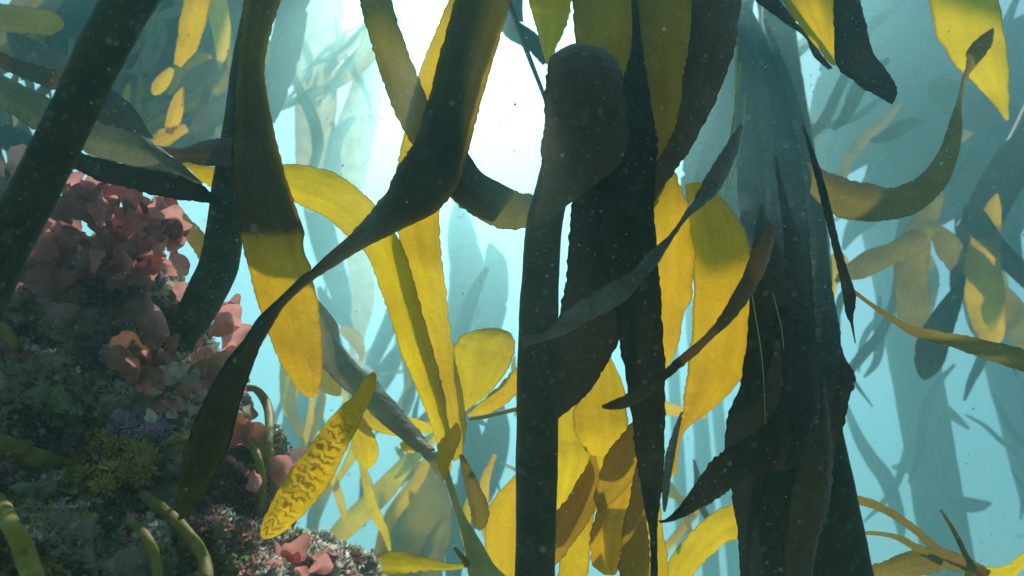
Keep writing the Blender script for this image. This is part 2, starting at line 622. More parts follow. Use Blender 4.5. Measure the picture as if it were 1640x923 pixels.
# C: half shaded blade
frond('hanging kelp blade, shaded above and bright yellow at its pointed lower half',
      [(398, -120, 470, -120, 1.2), (392, -50, 458, -50, 1.2), (390, 0, 449, 0, 1.2), (380, 104, 424, 104, 1.2), (376, 208, 439, 208, 1.19), (374, 280, 457, 280, 1.18), (385, 371, 486, 371, 1.16), (400, 440, 500, 440, 1.15), (420, 507, 513, 507, 1.14), (445, 572, 517, 572, 1.13), (465, 608, 515, 604, 1.13), (483, 630, 510, 628, 1.13), (497, 638, 500, 638, 1.13)],
      'kelp_gold', cup=0.10, tilt=0.10, seed=901)
# left arm and hook
frond('olive blade sweeping down beside the V and hooking right in front of the white glow',
      [(552, -90, 600, -100, 1.36), (575, 0, 627, 0, 1.36), (592, 62, 646, 60, 1.36), (621, 153, 681, 150, 1.37), (646, 208, 706, 186, 1.38), (680, 262, 740, 232, 1.39), (722, 317, 768, 274, 1.40), (757, 345, 797, 294, 1.40), (790, 362, 826, 307, 1.40), (819, 368, 850, 312, 1.38), (845, 364, 866, 312, 1.36), (862, 350, 880, 308, 1.34), (874, 330, 888, 300, 1.32)],
      'kelp_olive', cup=0.16, tilt=0.12)
# D big twisted blade
frond('large dark twisted blade crossing from the top down to the purple tuft on the reef',
      [(770, -130, 862, -130, 1.30), (735, -20, 826, -20, 1.30), (729, 0, 819, 0, 1.29), (707, 78, 797, 75, 1.28), (688, 150, 772, 160, 1.27), (668, 215, 752, 238, 1.25), (644, 258, 741, 280, 1.22), (627, 286, 723, 314, 1.20), (598, 332, 690, 345, 1.17), (562, 374, 620, 378, 1.13), (523, 410, 566, 408, 1.10), (481, 452, 506, 447, 1.06), (439, 494, 460, 485, 1.02), (405, 529, 433, 527, 0.99), (386, 560, 412, 562, 0.96), (351, 603, 394, 611, 0.94), (323, 654, 374, 670, 0.92), (300, 709, 359, 729, 0.91), (284, 788, 331, 780, 0.91), (285, 835, 305, 822, 0.93)],
      'kelp_bronze', cup=0.10, tilt=0.12, ser=0.03, seed=902)
# G + I long yellow
frond('long yellow blade running behind the dark twisted blade to the bottom fork',
      [(760, -110, 842, -110, 1.52), (718, 0, 800, 0, 1.51), (693, 60, 780, 60, 1.50), (670, 120, 757, 130, 1.49), (648, 210, 732, 220, 1.48), (634, 278, 712, 280, 1.47), (632, 340, 705, 342, 1.46), (640, 385, 706, 400, 1.46), (658, 449, 713, 460, 1.46), (677, 520, 720, 520, 1.45), (692, 572, 728, 570, 1.44), (708, 639, 742, 640, 1.42), (718, 690, 747, 685, 1.40), (726, 740, 737, 735, 1.38)],
      'kelp_yellow', cup=0.08, tilt=0.1)
# H arc
frond('yellow blade arching from behind the half shaded blade down to the bottom fork',
      [(424, 300, 418, 262, 1.42), (463, 320, 450, 262, 1.41), (500, 338, 507, 268, 1.40), (525, 351, 548, 284, 1.39), (562, 384, 602, 328, 1.38), (588, 410, 634, 374, 1.37), (608, 462, 654, 420, 1.36), (625, 510, 674, 490, 1.36), (641, 562, 692, 556, 1.36), (655, 595, 704, 600, 1.36), (678, 650, 715, 648, 1.36), (695, 695, 720, 690, 1.36), (710, 738, 724, 732, 1.36), (716, 758, 722, 757, 1.36)],
      'kelp_yellow', cup=0.10, tilt=0.1)

# the plant at the bottom centre
pj = plant('kelp_plant', at(775, 940, 1.34), 'young kelp with pale green stem forking just left of the black vertical stem')
tube('stipe', [(842, 1010, 66), (812, 965, 60), (776, 923, 50), (757, 872, 28), (741, 835, 16), (728, 800, 12), (717, 765, 11), (712, 742, 10)], 'stipe_pale', pj, d=1.34, flat=0.6)
tube('branch', [(749, 905, 12), (742, 895, 10), (734, 885, 8), (727, 876, 5)], 'stipe_olive', pj, d=1.32, sides=8)
ribbon('blade', cl([(752, 905, 8), (728, 908, 10), (700, 906, 16), (672, 903, 26), (645, 902, 36), (622, 902, 38), (609, 900, 28), (603, 898, 6)], 1.33), 'kelp_yellow', pj, tilt=0.25)
ribbon('blade', cl([(711, 768, 6), (709, 745, 22), (715, 720, 30), (726, 698, 26), (731, 684, 12), (730, 677, 3)], 1.31), 'kelp_yellow', pj, cup=0.3)
ribbon('blade', cl([(738, 728, 6), (748, 755, 16), (760, 790, 26), (768, 820, 30), (769, 840, 22), (768, 850, 4)], 1.36), 'kelp_olive', pj, cup=0.2)
# L pale broad blade
ribbon('blade', [(498, 470, 540, 520, 1.62), (505, 508, 552, 562, 1.6), (515, 585, 602, 611, 1.57), (575, 646, 646, 662, 1.52), (634, 698, 680, 702, 1.47), (673, 727, 696, 720, 1.43), (697, 754, 702, 738, 1.40), (710, 772, 713, 768, 1.38)], 'kelp_grey', pj, cup=0.12)

# M striped
frond('yellow blade with dark wavy stripes standing against the reef edge',
      cl([(600, 597, 6, 1.02), (592, 612, 22, 1.01), (583, 634, 27, 1.0), (566, 656, 36, 0.99), (545, 688, 48, 0.98), (520, 728, 58, 0.97), (494, 768, 62, 0.96), (467, 804, 58, 0.95), (443, 834, 44, 0.95), (428, 853, 26, 0.95), (420, 862, 6, 0.95)]),
      'kelp_striped', cup=0.12, ruf=0.06, tilt=0.1, ser=0.015, rip=0.024, steps=20)
# small yellow leaves
pn = plant('kelp_plant', at(650, 720, 1.7), 'small yellow kelp leaves clustered beside the pale grey blade')
ribbon('blade', cl([(655, 705, 6), (640, 694, 14), (620, 683, 26), (598, 672, 34), (578, 662, 26), (566, 656, 6)], 1.7), 'kelp_yellow', pn)
ribbon('blade', cl([(575, 668, 12), (578, 690, 34), (584, 712, 42), (588, 732, 36), (589, 746, 18), (589, 751, 3)], 1.68), 'kelp_yellow', pn)
ribbon('blade', cl([(640, 672, 8), (658, 678, 18), (676, 684, 20), (692, 688, 12), (700, 690, 3)], 1.72), 'kelp_yellow', pn)
ribbon('blade', cl([(641, 710, 6), (650, 714, 18), (660, 718, 18), (668, 722, 6)], 1.66), 'kelp_gold', pn)
frond('small olive leaf tip beside the point of the half shaded blade', cl([(508, 575, 40), (520, 600, 44), (533, 618, 34), (542, 630, 14), (545, 634, 3)], 1.75), 'kelp_olive')
# O rounded
po = plant('kelp_plant', at(830, 655, 1.5), 'rounded yellow blade with a folded grey lobe touching the black vertical stem')
ribbon('blade', [(744, 660, 750, 656, 1.5), (735, 612, 780, 632, 1.5), (726, 565, 808, 602, 1.5), (737, 540, 821, 572, 1.51), (760, 530, 825, 552, 1.52), (786, 525, 820, 536, 1.53), (803, 526, 811, 529, 1.53)], 'kelp_yellow', po, cup=0.14)
ribbon('blade', [(748, 664, 752, 668, 1.52), (772, 642, 782, 662, 1.51), (796, 620, 812, 646, 1.5), (818, 598, 832, 626, 1.5), (834, 588, 842, 606, 1.5)], 'kelp_gold', po, cup=0.2)
tube('stipe', [(752, 672, 5), (775, 668, 7), (800, 662, 7), (830, 655, 8), (860, 652, 8)], 'stipe_pale', po, d=1.5, sides=8)

# F dome blade
frond('dark blade folded over into a rounded dome in front of the vertical stem',
      [(912, 73, 928, 72, 1.06), (888, 84, 962, 79, 1.04), (877, 104, 988, 98, 1.02), (873, 140, 1001, 134, 1.0), (870, 195, 1006, 190, 0.99), (866, 250, 1008, 235, 0.99), (862, 300, 990, 268, 1.0), (856, 338, 955, 296, 1.01), (852, 358, 910, 326, 1.03), (849, 367, 868, 354, 1.04)],
      'kelp_brown', cup=0.12, tilt=0.05)
# Q central hanging plant
pq = plant('kelp_plant', at(1030, -380, 1.5), 'dense bundle of dark brown blades hanging down the centre beside the dome')
tube('stipe', [(1030, -380, 40), (1024, -200, 34), (1020, -60, 22), (1019, 60, 12), (1020, 160, 8)], 'stipe_dark', pq, d=1.36, sides=10)
ribbon('blade', [(905, -120, 1012, -120, 1.40), (917, 0, 1018, 0, 1.38), (920, 70, 1019, 80, 1.37), (930, 130, 1016, 140, 1.36), (945, 250, 1010, 250, 1.34), (955, 320, 995, 320, 1.33)], 'kelp_amber', pq)
ribbon('blade', [(1015, -120, 1115, -120, 1.36), (1018, 0, 1112, 0, 1.34), (1022, 60, 1112, 60, 1.33), (1024, 130, 1104, 130, 1.31), (1026, 220, 1094, 220, 1.29), (1022, 290, 1066, 296, 1.27), (1018, 350, 1046, 340, 1.25)], 'kelp_amber', pq)
ribbon('blade', [(1120, -120, 1200, -120, 1.26), (1108, 0, 1188, 0, 1.25), (1104, 65, 1178, 75, 1.24), (1094, 124, 1151, 153, 1.22), (1084, 190, 1112, 228, 1.2), (1066, 235, 1086, 267, 1.19), (1040, 280, 1062, 300, 1.17), (1020, 330, 1046, 330, 1.15), (1010, 380, 1040, 370, 1.13)], 'kelp_brown', pq, tilt=0.25)
ribbon('blade', [(1016, 20, 1022, 20, 1.2), (1004, 110, 1034, 110, 1.16), (970, 190, 1046, 190, 1.12), (955, 240, 1054, 240, 1.1), (955, 310, 1048, 320, 1.09), (963, 400, 1052, 400, 1.08), (978, 470, 1058, 465, 1.07), (993, 550, 1064, 560, 1.07), (1009, 654, 1065, 670, 1.06), (1021, 749, 1062, 770, 1.06), (1033, 819, 1054, 830, 1.06), (1041, 867, 1053, 870, 1.06), (1042, 940, 1054, 940, 1.06)], 'kelp_dark', pq, tilt=0.1)
ribbon('blade', [(935, 200, 985, 200, 1.18), (924, 280, 985, 280, 1.17), (917, 316, 985, 330, 1.16), (910, 387, 990, 400, 1.15), (906, 442, 997, 470, 1.15), (897, 500, 992, 540, 1.15), (890, 560, 975, 580, 1.15), (884, 620, 940, 632, 1.15), (880, 676, 898, 668, 1.15)], 'kelp_dark', pq, tilt=0.1)
# R S
frond('narrow amber blade with a curled bright margin right of the dark bundle',
      [(1066, 285, 1082, 276, 1.40), (1044, 320, 1098, 320, 1.39), (1040, 390, 1109, 378, 1.38), (1044, 450, 1111, 450, 1.37), (1048, 510, 1096, 508, 1.37), (1056, 560, 1080, 566, 1.36), (1064, 590, 1068, 592, 1.36)], 'kelp_gold', ruf=0.08)
frond('broad golden blade tapering to a point between the dark bundle and the right trunk',
      [(1098, 296, 1122, 292, 1.46), (1100, 325, 1160, 321, 1.45), (1106, 370, 1192, 366, 1.44), (1109, 430, 1206, 430, 1.43), (1109, 500, 1210, 490, 1.42), (1104, 560, 1206, 560, 1.41), (1098, 612, 1188, 606, 1.40), (1093, 660, 1138, 658, 1.39), (1086, 700, 1094, 696, 1.38), (1076, 760, 1084, 762, 1.38)], 'kelp_gold', cup=0.14)
# T U V diagonals
frond('narrow dark twisted blade crossing the black stem and pointing to the upper right',
      [(1184, 200, 1190, 203, 0.96), (1160, 236, 1180, 246, 0.95), (1131, 280, 1166, 282, 0.94), (1112, 316, 1144, 314, 0.93), (1083, 361, 1102, 350, 0.91), (1066, 382, 1080, 380, 0.90), (1040, 403, 1057, 416, 0.89), (1014, 430, 1029, 452, 0.88), (969, 459, 996, 486, 0.87), (917, 491, 945, 514, 0.86), (880, 527, 898, 538, 0.86), (850, 536, 858, 550, 0.86), (834, 540, 838, 560, 0.86)], 'kelp_slate', tilt=0.3, cup=0.22, ser=0.03)
frond('dark curling blade crossing in front of the broad golden blade',
      [(1234, 358, 1244, 366, 1.06), (1206, 400, 1236, 400, 1.05), (1187, 446, 1219, 449, 1.04), (1154, 504, 1180, 506, 1.02), (1125, 540, 1140, 545, 1.0), (1083, 574, 1102, 580, 0.99), (1052, 603, 1070, 606, 0.98), (1010, 628, 1032, 640, 0.97), (985, 640, 996, 656, 0.96), (963, 650, 966, 655, 0.96)], 'kelp_brown', tilt=0.2, cup=0.2, ser=0.04)
frond('dark tapering blade curving down left from the right trunk towards the blue gap',
      [(1240, 250, 1243, 250, 1.62), (1248, 320, 1262, 320, 1.52), (1256, 400, 1286, 400, 1.40), (1262, 500, 1302, 500, 1.22), (1258, 590, 1312, 600, 1.08), (1246, 650, 1305, 710, 1.02), (1217, 690, 1268, 750, 1.0), (1186, 705, 1213, 760, 0.99), (1146, 733, 1174, 778, 0.98), (1115, 772, 1139, 804, 0.97), (1092, 806, 1107, 822, 0.96), (1070, 829, 1078, 835, 0.96), (1054, 834, 1058, 838, 0.96)], 'kelp_dark', tilt=0.2, cup=0.2, ser=0.04)

# W right trunk
pw = plant('kelp_plant', at(1300, 1000, 1.3), 'massive dark trunk of bundled kelp blades right of centre')
ribbon('blade', [(1182, 5, 1190, 5, 3.3), (1178, 100, 1218, 100, 3.0), (1178, 220, 1246, 220, 2.6), (1184, 340, 1266, 340, 2.15), (1194, 450, 1280, 450, 1.8), (1198, 560, 1290, 560, 1.58), (1188, 680, 1290, 680, 1.46), (1174, 790, 1270, 790, 1.40), (1183, 880, 1262, 880, 1.38), (1186, 960, 1262, 960, 1.38)], 'kelp_dark', pw, cup=0.15)
ribbon('blade', [(1192, 5, 1200, 5, 3.2), (1204, 100, 1244, 100, 2.9), (1222, 220, 1290, 220, 2.4), (1236, 340, 1318, 340, 1.9), (1240, 450, 1328, 450, 1.55), (1248, 550, 1346, 550, 1.34), (1254, 602, 1369, 604, 1.27), (1252, 645, 1361, 640, 1.25), (1242, 690, 1350, 685, 1.23), (1228, 740, 1341, 742, 1.22), (1212, 810, 1337, 810, 1.21), (1200, 870, 1324, 870, 1.21), (1194, 960, 1310, 960, 1.21)], 'kelp_dark', pw, cup=0.12, ser=0.03)
ribbon('blade', [(1222, 30, 1228, 30, 3.1), (1252, 130, 1268, 130, 2.75), (1276, 230, 1300, 230, 2.3), (1292, 330, 1319, 330, 1.88), (1300, 440, 1330, 440, 1.54), (1306, 540, 1346, 540, 1.32), (1300, 620, 1340, 620, 1.22), (1286, 700, 1320, 700, 1.18)], 'kelp_teal', pw, cup=0.1)
ribbon('blade', [(1206, 60, 1210, 60, 3.0), (1212, 160, 1232, 160, 2.6), (1222, 260, 1250, 260, 2.2), (1228, 360, 1262, 360, 1.8), (1226, 460, 1254, 460, 1.5), (1212, 560, 1240, 560, 1.36), (1200, 640, 1214, 640, 1.3)], 'kelp_teal', pw, cup=0.1)
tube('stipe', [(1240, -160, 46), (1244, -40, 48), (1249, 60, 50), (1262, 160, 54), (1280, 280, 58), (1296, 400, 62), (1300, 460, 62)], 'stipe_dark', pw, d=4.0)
tube('stipe', [(1290, 470, 20, 1.62), (1290, 560, 80, 1.5), (1298, 680, 94, 1.45), (1318, 790, 98, 1.40), (1340, 900, 104, 1.38), (1352, 980, 110, 1.36)], 'stipe_dark', pw, flat=0.6)
ribbon('blade', [(1216, 330, 1222, 330, 1.62), (1200, 430, 1258, 430, 1.46), (1198, 520, 1258, 530, 1.40), (1186, 610, 1256, 620, 1.38), (1160, 690, 1250, 700, 1.36), (1172, 790, 1245, 800, 1.34), (1183, 875, 1240, 875, 1.32), (1184, 960, 1240, 960, 1.32)], 'kelp_dark', pw)
ribbon('blade', [(1316, 600, 1320, 600, 1.18), (1294, 690, 1332, 690, 1.13), (1274, 760, 1334, 760, 1.11), (1262, 830, 1322, 830, 1.1), (1256, 890, 1306, 890, 1.1), (1260, 960, 1300, 960, 1.1)], 'kelp_brown', pw, cup=0.25)
ribbon('blade', [(1284, 200, 1287, 200, 1.3), (1300, 262, 1310, 260, 1.22), (1314, 320, 1327, 316, 1.2), (1330, 384, 1343, 384, 1.2), (1342, 436, 1358, 434, 1.2), (1348, 466, 1371, 472, 1.2), (1355, 504, 1367, 506, 1.2), (1362, 520, 1367, 520, 1.2), (1369, 550, 1371, 550, 1.2)], 'kelp_dark', pw, ser=0.12)
for i, (x0, y0, x1, y1, w) in enumerate([(1180, 60, 1160, 330, 3), (1186, 100, 1140, 350, 2.5), (1194, 150, 1168, 300, 2.5), (1204, 470, 1226, 690, 1.4), (1238, 470, 1256, 600, 1.4)]):
    tube('filament', [(x0, y0, w), ((x0 + x1) / 2 + 6, (y0 + y1) / 2, w), (x1, y1, w * 0.6)], 'stipe_pale', pw, d=1.55 - 0.25 * (i > 2), sides=6)
for st in ([(1120, 60, 1190, 60, 4.6), (1110, 150, 1200, 150, 4.6), (1096, 240, 1200, 240, 4.6), (1090, 320, 1190, 330, 4.5), (1110, 420, 1190, 430, 4.5)],
           [(1170, -60, 1215, -60, 4.1), (1168, 60, 1200, 70, 4.08), (1150, 170, 1186, 180, 4.0), (1118, 260, 1180, 280, 3.9), (1104, 330, 1180, 350, 3.8), (1120, 420, 1190, 430, 3.7)],
           [(1204, -80, 1262, -80, 4.4), (1214, 20, 1272, 50, 4.4), (1222, 80, 1268, 85, 4.4), (1238, 160, 1284, 160, 4.4), (1258, 240, 1300, 250, 4.4), (1270, 330, 1318, 340, 4.4)]):
    ribbon('blade', st, 'kelp_dark', pw)

# X strand
frond('long thin strand running from the trunk out to the right edge',
      cl([(1340, 440, 4), (1368, 467, 6), (1394, 487, 7), (1425, 508, 9), (1455, 527, 13), (1490, 537, 18), (1550, 552, 25), (1600, 566, 32), (1660, 586, 40), (1720, 604, 44)], 1.3), 'kelp_olive', tilt=0.3)
# Y U-shaped
frond('olive blade curling in a deep U and rising to a pointed tip at upper right',
      [(1296, 310, 1290, 258, 1.75), (1330, 342, 1320, 270, 1.76), (1360, 352, 1352, 284, 1.77), (1394, 355, 1386, 292, 1.78), (1436, 351, 1422, 300, 1.80), (1470, 340, 1446, 296, 1.81), (1500, 316, 1466, 286, 1.82), (1521, 288, 1488, 266, 1.83), (1534, 250, 1508, 234, 1.84), (1541, 212, 1521, 196, 1.84), (1540, 170, 1533, 160, 1.84), (1545, 136, 1540, 130, 1.84), (1560, 110, 1547, 104, 1.83), (1577, 90, 1548, 84, 1.82), (1590, 68, 1564, 62, 1.81), (1592, 50, 1582, 50, 1.81), (1591, 45, 1589, 45, 1.81)], 'kelp_olive', cup=0.16, ser=0.03)
# Z
frond('bright yellow pointed blade tip hanging at the top right of the trunk',
      [(1220, -70, 1337, -70, 1.55), (1250, 0, 1338, 0, 1.55), (1280, 40, 1338, 40, 1.55), (1306, 75, 1338, 72, 1.55), (1332, 104, 1338, 106, 1.55)], 'kelp_yellow', cup=0.05)
frond('dark blunt blade tip hanging beside the yellow pointed tip',
      [(1325, -70, 1366, -70, 1.5), (1334, 0, 1378, 0, 1.5), (1336, 50, 1388, 45, 1.5), (1338, 106, 1400, 84, 1.5), (1372, 134, 1420, 112, 1.5), (1400, 152, 1436, 142, 1.5), (1428, 169, 1436, 152, 1.5)], 'kelp_dark', ser=0.03)
frond('thin dark blade edge slanting under the yellow pointed tip at top right',
      [(1185, -40, 1215, -60, 1.6), (1209, 0, 1245, -4, 1.6), (1250, 32, 1278, 38, 1.6), (1288, 60, 1304, 70, 1.6), (1303, 90, 1322, 96, 1.6), (1326, 112, 1334, 110, 1.6)], 'kelp_dark')
frond('large yellow blade tip pointing down in the top right corner',
      [(1478, -90, 1590, -90, 1.95), (1490, 0, 1600, 0, 1.95), (1498, 49, 1609, 55, 1.95), (1516, 84, 1614, 90, 1.95), (1546, 120, 1616, 122, 1.95), (1582, 156, 1616, 158, 1.95), (1611, 194, 1616, 192, 1.95)], 'kelp_yellow', cup=0.10)
frond('small yellow blade tip hanging behind the dark dome at the top',
      [(838, -80, 925, -80, 1.5), (847, 0, 916, 0, 1.5), (857, 40, 908, 40, 1.5), (866, 72, 892, 75, 1.5), (875, 104, 880, 104, 1.5)], 'kelp_gold', cup=0.1)
tubeo = stem('thin teal strand slanting across the white glow left of the dome', [(800, -40, 8), (819, 16, 9), (846, 88, 8), (870, 150, 7), (884, 190, 6)], 'stipe_dark', d=1.9, sides=8)
frond('pale grey blade crossing behind the thin strand near the white glow', [(790, 10, 800, 0, 2.6), (806, 55, 825, 30, 2.6), (840, 78, 862, 56, 2.6), (870, 105, 890, 95, 2.6)], 'kelp_dark')

# EE: cluster at the foot of the centre bundle
pe = plant('kelp_plant', at(980, 1000, 1.35), 'amber and brown overlapping blades below the dark bundle right of the black stem')
ribbon('blade', [(962, 570, 976, 566, 1.36), (940, 620, 1000, 620, 1.35), (918, 660, 1006, 664, 1.34), (922, 695, 1004, 694, 1.33), (935, 718, 990, 722, 1.33), (946, 729, 970, 731, 1.33)], 'kelp_gold', pe)
ribbon('blade', [(885, 650, 925, 650, 1.42), (884, 700, 938, 700, 1.41), (884, 740, 946, 738, 1.40), (880, 800, 920, 800, 1.40), (876, 840, 896, 836, 1.40)], 'kelp_yellow', pe)
ribbon('blade', [(950, 720, 962, 780, 1.38), (930, 760, 950, 818, 1.37), (905, 800, 922, 866, 1.36), (880, 830, 894, 900, 1.35), (860, 850, 872, 922, 1.35)], 'kelp_bronze', pe, ser=0.04)
ribbon('blade', [(945, 800, 952, 820, 1.46), (905, 850, 948, 850, 1.45), (895, 900, 944, 900, 1.44), (890, 960, 938, 960, 1.44)], 'kelp_yellow', pe)
ribbon('blade', [(1030, 660, 1040, 720, 1.30), (1000, 690, 1024, 755, 1.29), (968, 735, 985, 800, 1.28), (950, 800, 958, 822, 1.28)], 'kelp_bronze', pe, ser=0.04)
ribbon('blade', [(1000, 735, 1040, 735, 1.36), (968, 790, 1020, 785, 1.35), (950, 840, 1002, 840, 1.34), (945, 880, 996, 880, 1.34), (950, 906, 992, 908, 1.34), (968, 921, 985, 922, 1.34)], 'kelp_gold', pe)
ribbon('blade', [(1020, 740, 1040, 740, 1.24), (1008, 800, 1036, 810, 1.23), (998, 850, 1038, 860, 1.22), (992, 900, 1042, 910, 1.22), (990, 960, 1044, 960, 1.22)], 'kelp_amber', pe, ser=0.05)
ribbon('blade', [(1018, 780, 1056, 790, 1.42), (1022, 850, 1062, 850, 1.41), (1026, 900, 1070, 900, 1.40), (1028, 960, 1074, 960, 1.40)], 'kelp_gold', pe)
ribbon('blade', [(940, 715, 985, 715, 1.5), (945, 780, 975, 780, 1.5), (948, 820, 955, 820, 1.5)], 'kelp_gold', pe)
frond('yellow green band curving up from the bottom edge to the trunk', [(1050, 960, 1090, 985, 1.6), (1070, 903, 1110, 926, 1.6), (1092, 868, 1128, 900, 1.6), (1120, 838, 1148, 884, 1.6), (1150, 816, 1174, 866, 1.6), (1182, 800, 1200, 856, 1.6)], 'kelp_yellow')
frond('yellow blade edge showing left of the foot of the black stem', [(826, 760, 850, 760, 1.45), (792, 796, 850, 800, 1.45), (779, 830, 850, 830, 1.45), (777, 880, 846, 880, 1.45), (790, 915, 840, 920, 1.45), (810, 960, 830, 960, 1.45)], 'kelp_gold')
frond('thin dark teal blade in the blue gap right of the dark bundle', [(1090, 660, 1094, 660, 1.7), (1074, 700, 1090, 700, 1.7), (1064, 740, 1080, 742, 1.7), (1060, 790, 1072, 790, 1.7), (1062, 820, 1066, 820, 1.7)], 'kelp_dark')

# GG bottom right plant
pg = plant('kelp_plant', at(1553, 940, 1.5), 'low branching kelp with thin arching blades in the bottom right corner')
ribbon('blade', cl([(1350, 798, 14), (1385, 804, 14), (1420, 818, 13), (1465, 848, 12), (1505, 884, 16), (1550, 905, 22), (1580, 925, 24)], 1.5), 'kelp_olive', pg, tilt=0.3)
ribbon('blade', cl([(1360, 856, 5), (1400, 854, 7), (1440, 862, 9), (1475, 882, 14), (1510, 900, 14)], 1.52), 'kelp_olive', pg, tilt=0.3)
ribbon('blade', cl([(1370, 925, 26), (1400, 918, 26), (1440, 908, 36), (1480, 900, 44), (1520, 898, 34), (1550, 908, 20)], 1.54), 'kelp_olive', pg, tilt=0.1)
tube('stipe', [(1506, 816, 4), (1526, 848, 7), (1544, 884, 9), (1556, 915, 12), (1562, 960, 16)], 'stipe_olive', pg, d=1.5, sides=10)
ribbon('blade', cl([(1552, 912, 22), (1590, 922, 26), (1620, 914, 24), (1640, 896, 18), (1660, 880, 10)], 1.5), 'kelp_yellow', pg)
ribbon('blade', cl([(1556, 915, 16), (1552, 930, 22), (1550, 950, 24)], 1.48), 'kelp_yellow', pg)

# KK LL MM on the left behind the leaning stem
pk = plant('kelp_plant', at(330, 300, 1.3), 'pale green and dark blades lying across behind the leaning stem at left')
ribbon('blade', [(-90, 124, -90, 70, 1.02), (0, 172, 0, 116, 1.06), (52, 206, 65, 150, 1.1), (105, 232, 120, 178, 1.13), (150, 248, 165, 198, 1.16), (211, 266, 215, 213, 1.2), (286, 282, 262, 240, 1.24), (325, 300, 318, 286, 1.26)], 'kelp_grey', pk, cup=0.15)
ribbon('blade', [(70, 255, 80, 218, 1.2), (114, 270, 129, 244, 1.2), (167, 292, 202, 264, 1.21), (214, 304, 260, 274, 1.22), (270, 318, 300, 282, 1.23), (306, 322, 326, 298, 1.24), (336, 326, 346, 316, 1.25), (352, 332, 354, 330, 1.25)], 'kelp_dark', pk, tilt=0.4)
ribbon('blade', [(200, 240, 205, 226, 1.3), (270, 256, 285, 236, 1.29), (330, 266, 335, 222, 1.28), (372, 268, 374, 218, 1.27)], 'kelp_brown', pk, tilt=0.3)
ribbon('blade', [(272, 264, 280, 258, 1.36), (310, 286, 320, 266, 1.36), (345, 302, 350, 266, 1.36), (380, 306, 380, 262, 1.36)], 'kelp_yellow', pk)
ribbon('blade', [(246, 222, 240, 214, 1.5), (205, 212, 220, 180, 1.5), (160, 196, 190, 150, 1.5), (140, 170, 158, 130, 1.5)], 'kelp_dark', pk)
ribbon('blade', [(-60, 70, -60, 40, 1.3), (0, 108, 0, 82, 1.3), (50, 130, 60, 104, 1.3), (100, 150, 110, 120, 1.3)], 'kelp_brown', pk)
ribbon('blade', [(250, 330, 270, 310, 1.5), (285, 370, 300, 345, 1.5), (310, 400, 330, 380, 1.5), (330, 440, 345, 420, 1.5)], 'kelp_olive', pk)

REACH[0] = 1.5
TAPER[0] = True

# ------------------------------------------------------------------ middle distance, right: hazy blades
REACH[0] = 1.22
p1 = plant('kelp_plant', at(1560, 300, 3.6), 'hazy teal kelp crown with amber tipped blades hanging at right')
ribbon('blade', cl([(1500, 320, 24), (1476, 365, 44), (1462, 405, 56), (1459, 440, 56), (1461, 475, 56), (1463, 505, 50), (1464, 522, 34), (1464, 530, 6)], 3.4), 'kelp_olive', p1)
ribbon('blade', cl([(1592, 330, 24), (1580, 380, 50), (1574, 430, 62), (1577, 470, 66), (1582, 510, 58), (1590, 540, 40), (1593, 557, 8)], 3.3), 'kelp_gold', p1)
ribbon('blade', cl([(1545, 440, 6), (1530, 475, 26), (1512, 510, 42), (1496, 545, 52), (1488, 575, 50), (1482, 598, 30), (1478, 608, 6)], 3.1), 'kelp_dark', p1)
ribbon('blade', cl([(1480, 355, 8), (1503, 375, 30), (1520, 398, 44), (1534, 425, 34), (1542, 452, 8)], 3.5), 'kelp_olive', p1)
ribbon('blade', cl([(1470, 385, 40), (1430, 405, 34), (1398, 418, 40), (1372, 432, 34), (1352, 440, 20), (1338, 452, 6)], 3.2), 'kelp_olive', p1)
ribbon('blade', cl([(1345, 415, 30), (1334, 440, 26), (1330, 470, 16), (1334, 490, 4)], 3.4), 'kelp_gold', p1)
ribbon('blade', cl([(1560, 350, 40), (1600, 400, 34), (1640, 440, 34), (1690, 480, 34)], 3.3), 'kelp_dark', p1)
ribbon('blade', cl([(1600, 480, 50), (1640, 530, 56), (1690, 570, 50)], 3.7), 'kelp_olive', p1)
ribbon('blade', cl([(1640, 240, 60), (1600, 300, 66), (1560, 380, 60), (1535, 450, 30), (1530, 480, 6)], 3.5), 'kelp_dark', p1)
tube('stipe', [(1690, 100, 30), (1640, 210, 32), (1590, 300, 30), (1540, 370, 22)], 'stipe_dark', p1, d=3.6, sides=10)
REACH[0] = 1.5
p2 = plant('kelp_plant', at(1500, -100, 4.2), 'pale teal mass of overlapping blades behind the U shaped blade')
for pts, d in [([(1420, -40, 90), (1440, 60, 130), (1420, 150, 120), (1380, 220, 90), (1340, 270, 40), (1330, 300, 8)], 4.6),
               ([(1345, 60, 40), (1352, 120, 84), (1345, 180, 96), (1330, 240, 70), (1318, 290, 30)], 4.9),
               ([(1500, -40, 130), (1500, 60, 150), (1480, 170, 140), (1440, 260, 100), (1400, 320, 50), (1380, 350, 10)], 4.4),
               ([(1580, 60, 110), (1590, 160, 130), (1560, 250, 120), (1510, 310, 90), (1470, 350, 60), (1440, 390, 20)], 4.2),
               ([(1650, 60, 100), (1630, 170, 120), (1600, 260, 100), (1570, 320, 70), (1550, 360, 20)], 4.0),
               ([(1400, -60, 60), (1410, 20, 80), (1440, 80, 70), (1490, 120, 40), (1530, 140, 8)], 5.0),
               ([(1680, 180, 100), (1640, 270, 90), (1610, 340, 80), (1590, 400, 50), (1580, 440, 10)], 4.3),
               ([(1500, 140, 40), (1530, 160, 60), (1570, 185, 60), (1600, 200, 30)], 3.9),
               ([(1480, 220, 30), (1440, 280, 60), (1400, 330, 50), (1365, 370, 26), (1350, 400, 6)], 4.8)]:
    ribbon('blade', cl(pts, d * 1.15 if d != 3.9 else d), 'kelp_dark', p2)

